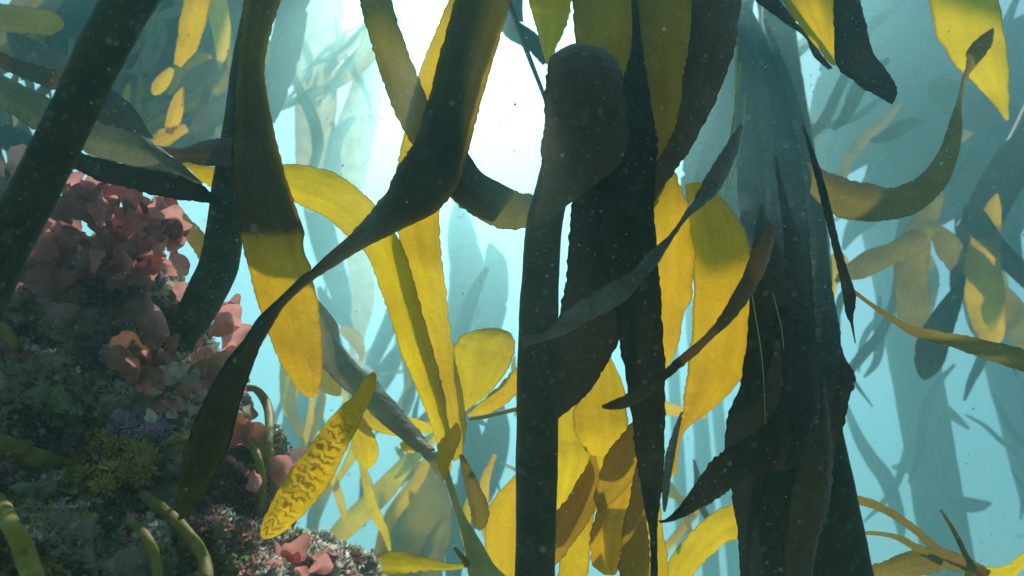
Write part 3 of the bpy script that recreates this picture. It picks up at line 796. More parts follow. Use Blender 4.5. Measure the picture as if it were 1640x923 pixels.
# far stems on the right
FAR = [('left of the two broad pale kelp stems in the lower right water', [(1395, 330, 44), (1425, 470, 44), (1452, 600, 46), (1482, 760, 50), (1515, 960, 54)], 7.0),
       ('right of the two broad pale kelp stems in the lower right water', [(1440, 330, 40), (1462, 470, 40), (1488, 600, 40), (1512, 760, 44), (1545, 960, 50)], 7.4),
       ('faint far kelp stem at the right edge below the long thin strand', [(1560, 420, 50), (1600, 560, 54), (1640, 700, 58), (1690, 880, 60)], 7.6),
       ('far pale stem left of the yellow green band in the centre right gap', [(1074, 480, 18), (1080, 620, 18), (1088, 760, 20), (1098, 960, 22)], 8.0),
       ('far pale stem seen just above the yellow green band', [(1108, 480, 24), (1118, 620, 24), (1128, 760, 26), (1142, 960, 28)], 8.4),
       ('far pale stem close against the trunk in the centre right gap', [(1134, 480, 18), (1146, 620, 18), (1160, 760, 20), (1180, 960, 22)], 9.0)]
for lab, pts, d in FAR:
    e = plant('kelp_plant', at(pts[-1][0], pts[-1][1], d), lab, group='far kelp stems in the haze')
    tube('stipe', pts, 'stipe_dark', e, d=d, sides=10)
    if d == 7.4:
        rnd = random.Random(int(d * 10))
        y = pts[2][1] + rnd.uniform(0, 160)
        x = pts[2][0] + (y - pts[2][1]) * 0.2
        k = pts[2][2]
        s = rnd.choice((-1, 1))
        ribbon('blade', cl([(x, y, k * 0.2), (x + s * k * 0.9, y + k * 0.2, k * 0.5), (x + s * k * 1.7, y + k * 0.3, k * 0.45), (x + s * k * 2.2, y + k * 0.25, 3)], d), 'kelp_dark', e)
frond('faint drooping blade beside the trunk in the lower right blue water', cl([(1352, 640, 6), (1370, 690, 16), (1392, 730, 22), (1420, 770, 26), (1440, 830, 20), (1445, 870, 6)], 7.0), 'kelp_dark')
frond('small faint horizontal blade on the far stems at lower right', cl([(1520, 806, 10), (1545, 808, 24), (1570, 810, 20), (1588, 806, 4)], 6.4), 'kelp_dark')

# ------------------------------------------------------------------ middle distance, centre left
frond('teal blade slanting at the top beside the half shaded blade', [(450, -60, 520, -60, 3.0), (446, 0, 497, 0, 3.0), (430, 80, 484, 80, 3.0), (420, 150, 462, 150, 3.0), (424, 196, 440, 198, 3.0)], 'kelp_dark')
frond('tan twig like blade reaching from the half shaded blade to the V', cl([(425, 186, 5), (460, 168, 12), (500, 152, 14), (540, 132, 20), (575, 105, 24), (605, 72, 22), (640, 30, 14)], 3.6), 'kelp_cream')
PALE = [('faint pale vertical blade high in the glow left of the V', [(520, -60, 60), (512, 60, 72), (505, 180, 66), (500, 280, 50), (500, 340, 16)], 5.2),
        ('faint pale curved blade below the tan twig in the glow', [(600, 60, 30), (590, 130, 50), (570, 210, 64), (556, 280, 60), (552, 340, 40)], 5.4),
        ('faint pale teal blade right of the long yellow blades', [(735, 320, 14), (738, 370, 44), (748, 430, 56), (744, 490, 54), (734, 545, 44), (726, 600, 20)], 6.5),
        ('faint rounded blade standing just left of the black stem', [(786, 398, 16), (793, 420, 36), (794, 460, 42), (788, 505, 42), (776, 545, 36), (770, 580, 10)], 6.5),
        ('faint cream blade hanging inside the yellow arch', [(560, 330, 40), (572, 400, 36), (580, 470, 40), (572, 530, 30), (566, 570, 8)], 6.8),
        ('faint teal strand slanting inside the yellow arch', [(655, 420, 14), (640, 480, 30), (620, 530, 26), (596, 580, 22), (580, 620, 12)], 6.0),
        ('faint teal blade inside the arch beside the half shaded blade', [(500, 300, 30), (512, 360, 44), (530, 420, 40), (548, 480, 30), (556, 520, 8)], 6.4),
        ('teal blade hanging low between the bottom fork and the black stem', [(800, 640, 12), (796, 690, 42), (785, 740, 50), (768, 790, 44), (752, 840, 24), (744, 880, 6)], 4.6),
        ('second teal blade hanging low beside the bottom fork', [(750, 650, 16), (756, 700, 32), (752, 760, 36), (738, 830, 34), (728, 900, 30), (724, 960, 16)], 5.0),
        ('faint teal blade crossing low behind the small yellow leaves', [(640, 560, 20), (615, 600, 34), (590, 630, 36), (560, 655, 30), (530, 690, 10)], 6.0),
        ('faint blade low in the water left of the striped blade', [(470, 560, 20), (476, 640, 40), (470, 710, 44), (462, 780, 30)], 6.2)]
for lab, pts, d in PALE:
    frond(lab, cl(pts, d), 'kelp_cream' if ('cream' in lab or 'glow' in lab) else 'kelp_dark', group='hazy blades in the open water')  # the cream colour of blades in the glow stands in for haze
frond('pale yellow leaf hanging behind the point of the half shaded blade', cl([(468, 560, 30), (465, 600, 34), (462, 640, 26), (460, 668, 6)], 3.2), 'kelp_yellow')
frond('small curled cream blade beside the point of the half shaded blade', cl([(540, 528, 6), (556, 532, 20), (570, 545, 22), (578, 562, 14), (578, 578, 4)], 2.6), 'kelp_cream')
frond('blurred yellow band slanting low behind the striped blade', cl([(690, 705, 20), (655, 738, 24), (620, 780, 34), (585, 815, 36), (550, 848, 34), (525, 876, 20)], 3.0), 'kelp_yellow')
frond('thin brown strand hanging below the striped blade', cl([(528, 745, 8), (540, 785, 14), (550, 820, 12), (559, 852, 4)], 2.6), 'kelp_gold')
frond('broad teal olive blade standing behind the bottom fork', [(660, 735, 700, 745, 2.5), (657, 800, 722, 800, 2.5), (622, 835, 722, 860, 2.48), (586, 905, 712, 905, 2.45), (560, 980, 700, 980, 2.42)], 'kelp_olive', cup=0.12)
frond('pale twig crossing behind the small yellow leaves', cl([(610, 600, 5), (680, 590, 6), (740, 580, 5)], 4.5), 'kelp_grey')

# ------------------------------------------------------------------ upper left tangle
REACH[0] = 1.1
p3 = plant('kelp_plant', at(260, -260, 2.8), 'tangle of grey olive and yellow blades at upper left behind the leaning stem')
TANGLE = [([(400, -10, 60), (360, 30, 140), (300, 90, 140), (240, 160, 120), (190, 220, 80), (150, 260, 30)], 'kelp_olive', 3.3),
          ([(270, -20, 60), (245, 10, 130), (200, 60, 130), (160, 130, 100), (130, 190, 60)], 'kelp_olive', 3.5),
          ([(390, 60, 90), (370, 130, 100), (340, 200, 90), (300, 260, 60), (270, 300, 20)], 'kelp_olive', 3.4),
          ([(340, -40, 30), (350, 20, 34), (356, 70, 26), (352, 110, 6)], 'kelp_yellow', 2.6),
          ([(230, 20, 20), (250, 50, 36), (240, 90, 34), (216, 120, 16)], 'kelp_grey', 2.7),([(330, -60, 40), (312, 20, 44), (300, 70, 36), (284, 105, 14)], 'kelp_gold', 1.9),
          ([(276, 110, 10), (262, 128, 24), (250, 145, 20), (246, 152, 4)], 'kelp_gold', 1.9),  # small gold blades stand in for sunlit patches on the tangle
          ([(290, 150, 14), (282, 175, 24), (276, 196, 22), (270, 215, 10)], 'kelp_gold', 1.9),
          ([(380, 20, 60), (320, 60, 60), (260, 90, 60), (200, 110, 50), (150, 120, 40)], 'kelp_olive', 3.5),
          ([(390, 80, 40), (330, 112, 50), (270, 140, 56), (215, 172, 50), (160, 205, 30)], 'kelp_olive', 3.0),
          ([(260, -60, 70), (230, 20, 80), (205, 90, 70), (185, 150, 50), (175, 190, 20)], 'kelp_dark', 3.1),
          ([(310, -60, 60), (270, 10, 60), (235, 60, 50), (200, 90, 30)], 'kelp_olive', 3.4),
          ([(370, 120, 24), (330, 150, 30), (290, 170, 28), (240, 180, 20)], 'kelp_olive', 2.6),
          ([(340, 60, 60), (330, 120, 80), (300, 180, 90), (260, 230, 70), (220, 260, 40)], 'kelp_grey', 3.4),
          ([(370, -60, 70), (355, 20, 80), (340, 100, 70), (330, 170, 50), (325, 230, 30)], 'kelp_olive', 3.3),
          ([(300, 205, 12), (272, 216, 28), (250, 228, 26), (230, 238, 8)], 'kelp_gold', 1.9),
          ([(400, 150, 20), (350, 180, 34), (320, 205, 34), (300, 230, 20)], 'kelp_olive', 3.0)]
for pts, mt, d in TANGLE:
    ribbon('blade', cl(pts, d), mt, p3)
p4 = plant('kelp_plant', at(-40, -160, 2.6), 'teal blades and a brown rounded blade in the far upper left corner')
for pts, mt, d in [([(-60, 20, 40), (0, 28, 44), (50, 34, 44), (85, 38, 36), (103, 40, 8)], 'kelp_gold', 2.0),
                   ([(190, -40, 90), (150, 20, 100), (110, 70, 90), (70, 100, 60), (30, 120, 20)], 'kelp_dark', 2.8),
                   ([(100, -50, 100), (70, 10, 110), (40, 60, 90), (0, 90, 60), (-40, 110, 40)], 'kelp_olive', 3.0),
                   ([(20, 60, 20), (40, 80, 40), (80, 100, 44), (120, 130, 40), (150, 170, 20)], 'kelp_brown', 2.2),
                   ([(-40, 190, 30), (0, 215, 40), (40, 235, 40), (90, 262, 30), (120, 290, 10)], 'kelp_dark', 2.6),
                   ([(-30, 150, 40), (10, 190, 50), (30, 230, 50), (40, 280, 40)], 'kelp_dark', 3.4)]:
    ribbon('blade', cl(pts, d), mt, p4)

# finer fronds fading into the water
REACH[0] = 1.5
def wisps(label, base, box, n, d0, d1, lean, seed, mats):
    rnd = random.Random(seed)
    e = plant('kelp_plant', at(base[0], base[1], (d0 + d1) / 2), label, group='fine fronds fading into the water')
    for k in range(n):
        x, y = rnd.uniform(box[0], box[2]), rnd.uniform(box[1], box[3])
        L = rnd.uniform(90, 240)
        w = rnd.uniform(7, 24)
        a = math.radians(rnd.gauss(lean, 28))
        bd = rnd.uniform(-0.9, 0.9)
        pts = []
        for i in range(6):
            t = i / 5
            aa = a + bd * (t - 0.4) + 0.25 * math.sin(t * 6 + k)
            if i: x, y = x + math.cos(aa) * L / 5, y + math.sin(aa) * L / 5
            pts.append((x, y, max(2.0, w * math.sin(math.pi * (0.06 + 0.90 * t)) ** 0.7)))
        ribbon('blade', cl(pts, rnd.uniform(d0, d1)), rnd.choice(mats), e, steps=6, m=5)
DK = ['kelp_dark', 'kelp_dark', 'kelp_olive']
wisps('fine hazy fronds trailing around the U shaped blade at upper right', (1480, 20), (1300, -40, 1640, 260), 26, 3.4, 5.6, 115, 21, DK)
wisps('fine hazy fronds trailing below the amber tipped blades at right', (1560, 420), (1340, 330, 1640, 480), 14, 3.6, 5.8, 80, 22, DK)
wisps('fine pale fronds low in the open water at lower right', (1480, 800), (1350, 560, 1640, 760), 9, 5.5, 7.5, 70, 23, ['kelp_dark'])
wisps('fine hazy fronds crossing the glow left of the V', (520, 20), (440, -40, 620, 230), 12, 3.4, 5.2, 100, 24, ['kelp_cream', 'kelp_olive', 'kelp_cream'])
wisps('fine hazy fronds hanging inside the yellow arch', (580, 420), (500, 330, 800, 560), 14, 4.0, 6.4, 85, 25, ['kelp_dark', 'kelp_cream', 'kelp_olive'])
wisps('fine hazy fronds low behind the bottom fork', (640, 700), (460, 600, 800, 780), 12, 3.0, 6.0, 80, 26, DK)
wisps('hazy golden fronds layered low behind the bottom fork and striped blade', (700, 960), (470, 560, 830, 860), 12, 1.7, 2.8, 75, 31, ['kelp_gold', 'kelp_olive', 'kelp_yellow', 'kelp_dark'])
wisps('hazy teal and amber fronds behind the amber blades at bottom centre', (1000, 960), (880, 560, 1180, 860), 10, 1.8, 3.2, 85, 32, ['kelp_olive', 'kelp_dark', 'kelp_gold'])
REACH[0] = 1.1
wisps('broad golden brown fronds hanging in the upper left corner', (200, -60), (20, 0, 380, 150), 12, 2.0, 2.8, 120, 33, ['kelp_brown', 'kelp_gold', 'kelp_olive', 'kelp_amber'])
wisps('fine olive fronds threading through the tangle at upper left', (240, 60), (0, -60, 380, 200), 30, 2.2, 3.4, 125, 27, ['kelp_olive', 'kelp_dark', 'kelp_gold', 'kelp_grey'])

REACH[0] = 1.0
TAPER[0] = False

# ------------------------------------------------------------------ the reef
BVHS = []

REEF = plant('reef', at(100, 1000, 1.7), 'dark encrusted reef slope filling the lower left corner', 'reef')

def boulder(c, r, sq, seed, sub=5):
    import bmesh
    bm = bmesh.new()
    bmesh.ops.create_icosphere(bm, subdivisions=sub, radius=1.0)
    verts = []
    for v in bm.verts:
        n = v.co.normalized()
        q = n * 1.6 + Vector((seed * 3.1, seed * 1.7, seed))
        f = 1 + 0.24 * noise.noise(q) + 0.16 * noise.noise(q * 2.6) + 0.11 * noise.noise(q * 6) + 0.055 * noise.noise(q * 15) + 0.025 * noise.noise(q * 34)
        verts.append(c + Vector((n.x * sq[0], n.y * sq[1], n.z * sq[2])) * (r * f))
    faces = [tuple(v.index for v in f.verts) for f in bm.faces]
    bm.free()
    o = link_mesh('rock', verts, faces, 'reef_rock', REEF)
    BVHS.append((BVHTree.FromPolygons(verts, faces), verts, faces, o, c))
    return o

for k, (x, y, d, r_) in enumerate([(40, 1010, 1.30, 0.24), (320, 1005, 1.38, 0.24), (-60, 880, 1.55, 0.28), (190, 880, 1.62, 0.26), (470, 1000, 1.50, 0.19),
                                   (345, 800, 1.68, 0.18), (60, 720, 1.85, 0.30), (270, 680, 1.85, 0.19), (130, 590, 2.05, 0.24), (-50, 560, 1.95, 0.30),
                                   (235, 560, 2.10, 0.17), (-70, 360, 2.20, 0.25), (195, 465, 2.10, 0.16), (70, 440, 2.15, 0.15)]):
    boulder(at(x, y, d * 0.75), r_ * 0.75, (1.05, 1.0, 0.95), 1.3 + 2.9 * k)

def hit(px, py):
    d = (at(px, py, 1.0) - CAM).normalized()
    best = None
    for b, vs, fs, o, c in BVHS:
        loc, nrm, idx, dist = b.ray_cast(CAM, d)
        if loc is not None and (best is None or dist < best[2]):
            best = (loc, nrm, dist)
    if best is None:
        return at(px, py, 1.5), -d, 1.5
    return best

def tuft_colour(p, px, py, rnd):
    a = noise.noise(p * 7.0)
    b = noise.noise(p * 13.0 + Vector((5, 5, 5)))
    pal = [(0.10, 0.07, 0.035), (0.17, 0.125, 0.05), (0.08, 0.065, 0.035), (0.16, 0.08, 0.055)]
    if a > 0.25: pal = [(0.36, 0.17, 0.16), (0.25, 0.09, 0.09), (0.45, 0.26, 0.23)]
    elif b > 0.25: pal = [(0.22, 0.20, 0.08), (0.32, 0.30, 0.17), (0.17, 0.16, 0.06)]
    elif b < -0.33: pal = [(0.35, 0.25, 0.07), (0.28, 0.18, 0.05)]
    elif a < -0.38: pal = [(0.30, 0.22, 0.29), (0.22, 0.14, 0.18)]
    if ((px > 410 and py > 740) or (280 < px < 430 and 545 < py < 720 and b > -0.1)) and rnd.random() < 0.7: pal = [(0.62, 0.60, 0.54), (0.5, 0.46, 0.40), (0.36, 0.33, 0.26)]
    if noise.noise(p * 21.0) > 0.38: pal = [(0.55, 0.53, 0.45), (0.42, 0.40, 0.32)]
    c = rnd.choice(pal)
    k = rnd.uniform(1.3, 2.0)
    return (c[0] * k, c[1] * k, c[2] * k)

def project(p):
    v = p - CAM
    z = v.dot(FWD)
    if z <= 0: return (-9999, -9999, z)
    return (W_PX / 2 + F_PX * v.dot(RGT) / z, H_PX / 2 - F_PX * v.dot(UPV) / z, z)

for bi, (b, vs, fs, o, c) in enumerate(BVHS):
    rnd = random.Random(50 + bi)
    tv, tf, tt = [], [], []
    cand = []
    for f in fs:
        ctr = (vs[f[0]] + vs[f[1]] + vs[f[2]]) / 3
        px, py, z = project(ctr)
        if -60 < px < 720 and 150 < py < 1000:
            nr = (vs[f[1]] - vs[f[0]]).cross(vs[f[2]] - vs[f[0]])
            if nr.dot(ctr - c) < 0: nr = -nr
            if nr.normalized().dot((CAM - ctr).normalized()) > -0.4:
                cand.append((ctr, nr.normalized(), px, py))
    total = 9000
    if not cand: continue
    for k in range(total):
        ctr, nr, px, py = rnd.choice(cand)
        dens = noise.noise(ctr * 9.0 + Vector((3, 1, 7)))
        if dens < rnd.uniform(-0.7, 0.3): continue
        L = 0.004 + 0.013 * max(0, dens + 0.3) * rnd.uniform(0.4, 1.4)
        p0 = ctr + Vector((rnd.uniform(-1, 1), rnd.uniform(-1, 1), rnd.uniform(-1, 1))) * 0.006
        colr = tuft_colour(ctr, px, py, rnd)
        for q in range(3):
            dr = (nr + Vector((rnd.uniform(-1, 1), rnd.uniform(-1, 1), rnd.uniform(-0.5, 1.2))) * 0.8).normalized()
            sd = dr.cross(Vector((rnd.uniform(-1, 1), rnd.uniform(-1, 1), rnd.uniform(-1, 1)))).normalized() * L * rnd.uniform(0.12, 0.38)
            n0 = len(tv)
            tip = p0 + dr * L + Vector((rnd.uniform(-1, 1), rnd.uniform(-1, 1), 0)) * L * 0.3
            mid = p0 + dr * L * 0.55
            tv += [p0 - sd * 0.3, p0 + sd * 0.3, mid + sd, tip, mid - sd]
            tf.append((n0, n0 + 1, n0 + 2, n0 + 3, n0 + 4))
            tt += [colr] * 5
    t = link_mesh('turf', tv, tf, 'turf', o, tints=tt, smooth=False)
    t['kind'] = 'stuff'

# leafy algae: each lobe a part
def lobe(base, dr, side, L, Wd, mat, parent, rnd, name='lobe'):
    """a thin rounded ruffled frond"""
    nr = side.cross(dr).normalized()
    rings, seg = 6, 28
    ph, p2, p3 = rnd.uniform(0, 6.3), rnd.uniform(0, 6.3), rnd.uniform(0, 6.3)
    curl = rnd.uniform(-0.35, 0.35)
    nl = rnd.choice((2, 3, 3, 4))
    vs, fs = [base + dr * (L * 0.5)], []
    for j in range(1, rings + 1):
        r = j / rings
        for i in range(seg):
            a = 2 * math.pi * i / seg
            R = 1 + 0.16 * math.sin(nl * a + ph) + 0.05 * math.sin(5 * a + p2)
            x, y = math.cos(a) * R * r, math.sin(a) * R * r
            y += 0.0
            wn = 0.35 + 0.65 * min(1.0, max(0.0, (y + 1.0) / 1.1)) ** 0.8      # narrow at the foot
            h = Wd * (0.13 * r * r * math.sin(3 * a + p2) + 0.05 * r ** 3 * math.sin(7 * a + p3) + curl * y * y + 0.12 * x * x)
            vs.append(base + dr * (L * 0.5 * (1 + y)) + side * (Wd * 0.5 * x * wn) + nr * h)
    for i in range(seg):
        fs.append((0, 1 + i, 1 + (i + 1) % seg))
    for j in range(rings - 1):
        for i in range(seg):
            k = (i + 1) % seg
            a0, b0 = 1 + j * seg, 1 + (j + 1) * seg
            fs.append((a0 + i, b0 + i, b0 + k, a0 + k))
    return link_mesh(name, vs, fs, mat, parent)

def leafy(name, label, cat, spots, mat, seed, group=None, alt=None, lift=0.02):
    """spots: (x, y, length px, direction in degrees, 0 = right, 90 = up)"""
    rnd = random.Random(seed)
    b, n, z = hit(spots[0][0], spots[0][1])
    e = plant(name, b, label, cat, group)
    for (x, y, lp, ang) in spots:
        p, nr, dist = hit(x, y)
        zz = (p - CAM).dot(FWD)
        L = lp * zz / F_PX
        a = math.radians(ang + rnd.uniform(-8, 8))
        dr = (RGT * math.cos(a) + UPV * math.sin(a) - FWD * rnd.uniform(0.0, 0.4)).normalized()
        sd = (RGT * math.sin(a) - UPV * math.cos(a) + FWD * rnd.uniform(-0.4, 0.4)).normalized()
        lobe(p - FWD * (lift + rnd.uniform(0, 0.09)), dr, sd, L, L * rnd.uniform(0.62, 0.95), mat if rnd.random() < 0.66 or not alt else alt, e, rnd)
    return e

def spread(cx, cy, rx, ry, n, lp, seed):
    rnd = random.Random(seed)
    out = []
    for k in range(n):
        a = rnd.uniform(0, 2 * math.pi)
        r = math.sqrt(rnd.random())
        x, y = cx + rx * r * math.cos(a), cy + ry * r * math.sin(a)
        out.append((x, y, lp * rnd.uniform(0.6, 1.25), 90 + rnd.gauss(0, 45) - (x - cx) / rx * 40))
    return out

leafy('pink_algae', 'large cluster of salmon pink leafy algae on top of the reef', 'algae', spread(232, 405, 72, 60, 54, 48, 3), 'algae_pink', 1, 'pink leafy algae', 'algae_maroon')
leafy('pink_algae', 'upright pink leafy algae just right of the leaning stem', 'algae', spread(165, 350, 54, 34, 26, 48, 4), 'algae_pink', 2, 'pink leafy algae', 'algae_maroon')
leafy('pink_algae', 'small frilly pink algae touching the leaning stem', 'algae', spread(82, 372, 24, 26, 14, 30, 5), 'algae_pink', 3, 'pink leafy algae')
leafy('maroon_algae', 'dark maroon leafy algae below the salmon pink cluster', 'algae', spread(150, 420, 80, 36, 22, 46, 6), 'algae_maroon', 4, None, 'algae_pink')
leafy('pink_algae', 'long dull pink leaf hanging beside the foot of the dark stem', 'algae', [(278, 462, 96, -88), (268, 520, 40, -70), (290, 450, 50, -40)], 'algae_pink', 5, 'pink leafy algae')
leafy('pink_algae', 'pink fan shaped algae right of the foot of the dark stem', 'algae', [(375, 540, 60, 70), (370, 525, 58, 30), (390, 560, 55, 55), (362, 505, 40, 10), (392, 520, 46, 90)], 'algae_pink', 6, 'pink leafy algae')
leafy('rust_algae', 'rust brown curled algae straps under the foot of the dark stem', 'algae', spread(318, 590, 70, 44, 34, 44, 8), 'algae_rust', 7, None, 'algae_pink')
leafy('cream_growth', 'cream and white encrusting growth beside the foot of the dark stem', 'algae', spread(345, 618, 70, 66, 70, 22, 41), 'algae_cream', 41, None, 'algae_pink')
leafy('pink_algae', 'coral pink ragged algae right of the dark blade tip', 'algae', spread(400, 690, 28, 34, 12, 44, 9), 'algae_pink', 8, 'pink leafy algae', 'algae_rust')
leafy('pink_algae', 'pale pink algae tuft beside the top of the striped blade base', 'algae', spread(452, 750, 26, 26, 9, 46, 10), 'algae_pink', 9, 'pink leafy algae')
leafy('pink_algae', 'small pink algae leaf on the whitish rock at the bottom', 'algae', spread(496, 885, 24, 16, 7, 40, 11), 'algae_pink', 10, 'pink leafy algae')
leafy('pink_algae', 'grey pink algae at the left edge behind the leaning stem', 'algae', spread(14, 275, 22, 40, 12, 40, 12), 'algae_pink', 11, 'pink leafy algae', 'algae_maroon')
leafy('pink_algae', 'tiny red star shaped algae low on the dark rock', 'algae', spread(82, 820, 12, 8, 6, 18, 13), 'algae_pink', 12, 'pink leafy algae')
leafy('green_algae', 'pale green leafy patch on the dark rock above the olive stems', 'algae', spread(50, 670, 50, 30, 34, 17, 14), 'algae_green', 13)
leafy('green_algae', 'few small green leaves in the middle of the reef', 'algae', [(150, 640, 44, 60), (130, 640, 40, 75), (110, 650, 38, 40), (95, 640, 36, 55)], 'algae_green', 14)

# bushy tufts: many fine branchlets in one part
def bush(name, label, cx, cy, rpx, mat, n, seed, thick, lumps):
    rnd = random.Random(seed)
    p, nr, dist = hit(cx, cy)
    zz = (p - CAM).dot(FWD)
    e = plant(name, p, label, 'algae')
    for k in range(lumps):
        a_, q_ = rnd.uniform(0, 6.283), math.sqrt(rnd.random())
        ox, oy, rr = rpx * 1.25 * q_ * math.cos(a_), rpx * 0.62 * q_ * math.sin(a_), rpx * rnd.uniform(0.24, 0.40)
        p, nr, dist = hit(cx + ox, cy + oy)
        p = p - FWD * rnd.uniform(0.02, 0.06)
        R = rr * zz / F_PX
        vs, fs = [], []
        for k in range(n):
            dr = Vector((rnd.gauss(0, 1), rnd.gauss(0, 1) - 0.5, rnd.gauss(0, 1) + 0.3)).normalized()
            L = R * rnd.uniform(0.55, 1.0)
            sd = dr.cross(Vector((rnd.uniform(-1, 1), rnd.uniform(-1, 1), rnd.uniform(-1, 1)))).normalized()
            bi = dr.cross(sd)
            t = thick * rnd.uniform(0.6, 1.4)
            n0 = len(vs)
            c1 = p + dr * L * 0.55
            c2 = p + dr * L
            for q in range(3):
                a = q * 2.094
                o = sd * math.cos(a) + bi * math.sin(a)
                vs += [p + o * t * 0.4, c1 + o * t, c2 + o * t * 0.9]
            vs.append(c2 + dr * t)
            for q in range(3):
                k2 = (q + 1) % 3
                A, B = n0 + q * 3, n0 + k2 * 3
                fs += [(A, B, B + 1, A + 1), (A + 1, B + 1, B + 2, A + 2), (A + 2, B + 2, n0 + 9)]
        link_mesh('branchlets', vs, fs, mat, e)
    return e

bush('purple_algae', 'lavender purple bushy algae on the reef left of the dark blade tip', 250, 672, 48, 'algae_purple', 90, 3, 0.0016, 18)
bush('purple_algae', 'small pale lilac tuft above the purple bushy algae', 205, 568, 26, 'algae_purple', 70, 13, 0.0014, 8)
bush('mustard_algae', 'mustard yellow knobbly bush of algae in the middle of the reef', 200, 730, 60, 'algae_mustard', 70, 4, 0.0026, 26)
bush('brown_algae', 'fine dark brown bushy algae in front of the white rock', 370, 770, 50, 'algae_maroon', 110, 5, 0.0014, 26)
bush('green_tuft', 'pale green spiky tuft left of the brown bushy algae', 310, 812, 16, 'algae_green', 60, 6, 0.0013, 5)

def rtube(label, pts, mat, sides=12):
    out = []
    pts = [(pts[0][0] * 1.6 - pts[1][0] * 0.6, pts[0][1] * 1.6 - pts[1][1] * 0.6, pts[0][2] * 0.7, -0.08)] + list(pts) + [(pts[-1][0] * 1.5 - pts[-2][0] * 0.5, pts[-1][1] * 1.5 - pts[-2][1] * 0.5, pts[-1][2] * 0.6, -0.08)]
    for (x, y, w, lift) in pts:
        p, n, dist = hit(x, y)
        out.append((x, y, w * 0.72, (p - CAM).dot(FWD) - lift))
    return one('kelp_holdfast_branch', label, 'kelp stem', tube('kelp_holdfast_branch', out, mat, sides=sides, lump=0.22))
rtube('thick olive yellow stem lying at the left edge under the green patch', [(-40, 690, 40, 0.03), (0, 708, 42, 0.04), (40, 726, 42, 0.05), (80, 742, 44, 0.04), (115, 756, 40, 0.01), (140, 765, 30, -0.02)], 'stipe_olive')
rtube('olive stem curving down to the bottom edge below the mustard algae', [(215, 778, 20, -0.02), (238, 800, 24, 0.03), (272, 826, 26, 0.05), (304, 858, 26, 0.05), (326, 895, 24, 0.05), (334, 940, 24, 0.05)], 'stipe_olive')
rtube('brown olive stem in the bottom left corner', [(-30, 780, 30, 0.05), (0, 808, 34, 0.06), (20, 845, 38, 0.06), (40, 890, 42, 0.06), (60, 950, 44, 0.06)], 'stipe_olive')
rtube('small olive stem looping beside the curving stem at the bottom', [(190, 835, 16, 0.0), (215, 842, 20, 0.03), (238, 868, 22, 0.04), (250, 905, 22, 0.04), (252, 950, 22, 0.04)], 'stipe_olive')
rtube('olive stem bowing outward right of the coral pink algae', [(385, 622, 14, 0.0), (410, 624, 16, 0.05), (428, 650, 20, 0.05), (432, 690, 20, 0.05), (426, 735, 16, 0.05), (416, 770, 12, 0.0)], 'stipe_olive')
rtube('small olive stem end at the left edge under the rock top', [(-20, 515, 22, 0.04), (8, 530, 22, 0.04), (24, 552, 20, 0.03), (34, 562, 12, 0.0)], 'stipe_olive')
rtube('olive stem arching over the purple algae', [(270, 712, 12, 0.0), (290, 706, 14, 0.06), (308, 700, 14, 0.06), (330, 705, 12, 0.05)], 'stipe_olive')
rtube('dark olive stem bowing down beside the brown bushy algae', [(392, 690, 16, 0.05), (412, 730, 18, 0.06), (420, 775, 18, 0.06), (412, 815, 14, 0.05)], 'stipe_olive')

# ------------------------------------------------------------------ canopy overhead, added out of view for its shade
def canopy():
    rnd = random.Random(77)
    lit = LIT_POINTS()
    made = []
    groups = [plant('added_shade_kelp', CAM + Vector((x, y, 4.2)), lab, 'kelp') for x, y, lab in
              ((0.3, 2.6, 'added kelp blades out of view above the centre, shading the dark blades'),
               (2.0, 2.6, 'added kelp blades out of view above the right trunk, shading it'))]
    n = 0
    for k in range(5200):
        if n >= 190: break
        # any stretch of near water, carried up towards the sun
        dn = rnd.uniform(0.15, 1.9)
        p = at(rnd.uniform(-200, 1840), rnd.uniform(-100, 980), dn)
        s = rnd.uniform(1.6, 6.0)
        c = p + SUN * s
        if c.z > 6.5 or c.z < 2.2 or (c.x < -0.3 and dn > 0.85): continue
        a = rnd.uniform(0, 6.283)
        dr = Vector((math.cos(a), math.sin(a), rnd.uniform(-0.3, 0.3))).normalized()
        sd = dr.cross(SUN).normalized()
        L = rnd.uniform(0.5, 1.0)
        wd = rnd.uniform(0.10, 0.20)
        rows = []
        for j in range(13):
            v = j / 12
            w = wd * (0.25 + 0.75 * math.sin(math.pi * min(1, 0.08 + v * 0.94)) ** 0.6)
            m = c + dr * (L * (v - 0.5)) - SUN * (0.25 * L * (v - 0.5) ** 2)
            rows.append((m - sd * w / 2, m + SUN * 0.01, m + sd * w / 2))
        ok = True
        for r in rows:
            for q in r:
                x, y, z = project(q)
                if z > 0 and -30 < x < 1670 and y > -25 and y < 960: ok = False
        if not ok: continue
        vs = [q for r in rows for q in r]
        fs = [(j * 3 + i, j * 3 + i + 1, j * 3 + i + 4, j * 3 + i + 3) for j in range(12) for i in range(2)]
        tree = BVHTree.FromPolygons(vs, fs)
        bad = False
        for q in lit:
            if tree.ray_cast(q, SUN)[0] is not None:
                bad = True
                break
        if bad: continue
        g = groups[0] if c.x < 1.0 else groups[1]
        link_mesh('blade', vs, fs, 'kelp_olive', g, uvs=[(i / 2, j * 0.06) for j in range(13) for i in range(3)])
        n += 1
    print('canopy blades', n, 'tries', k)

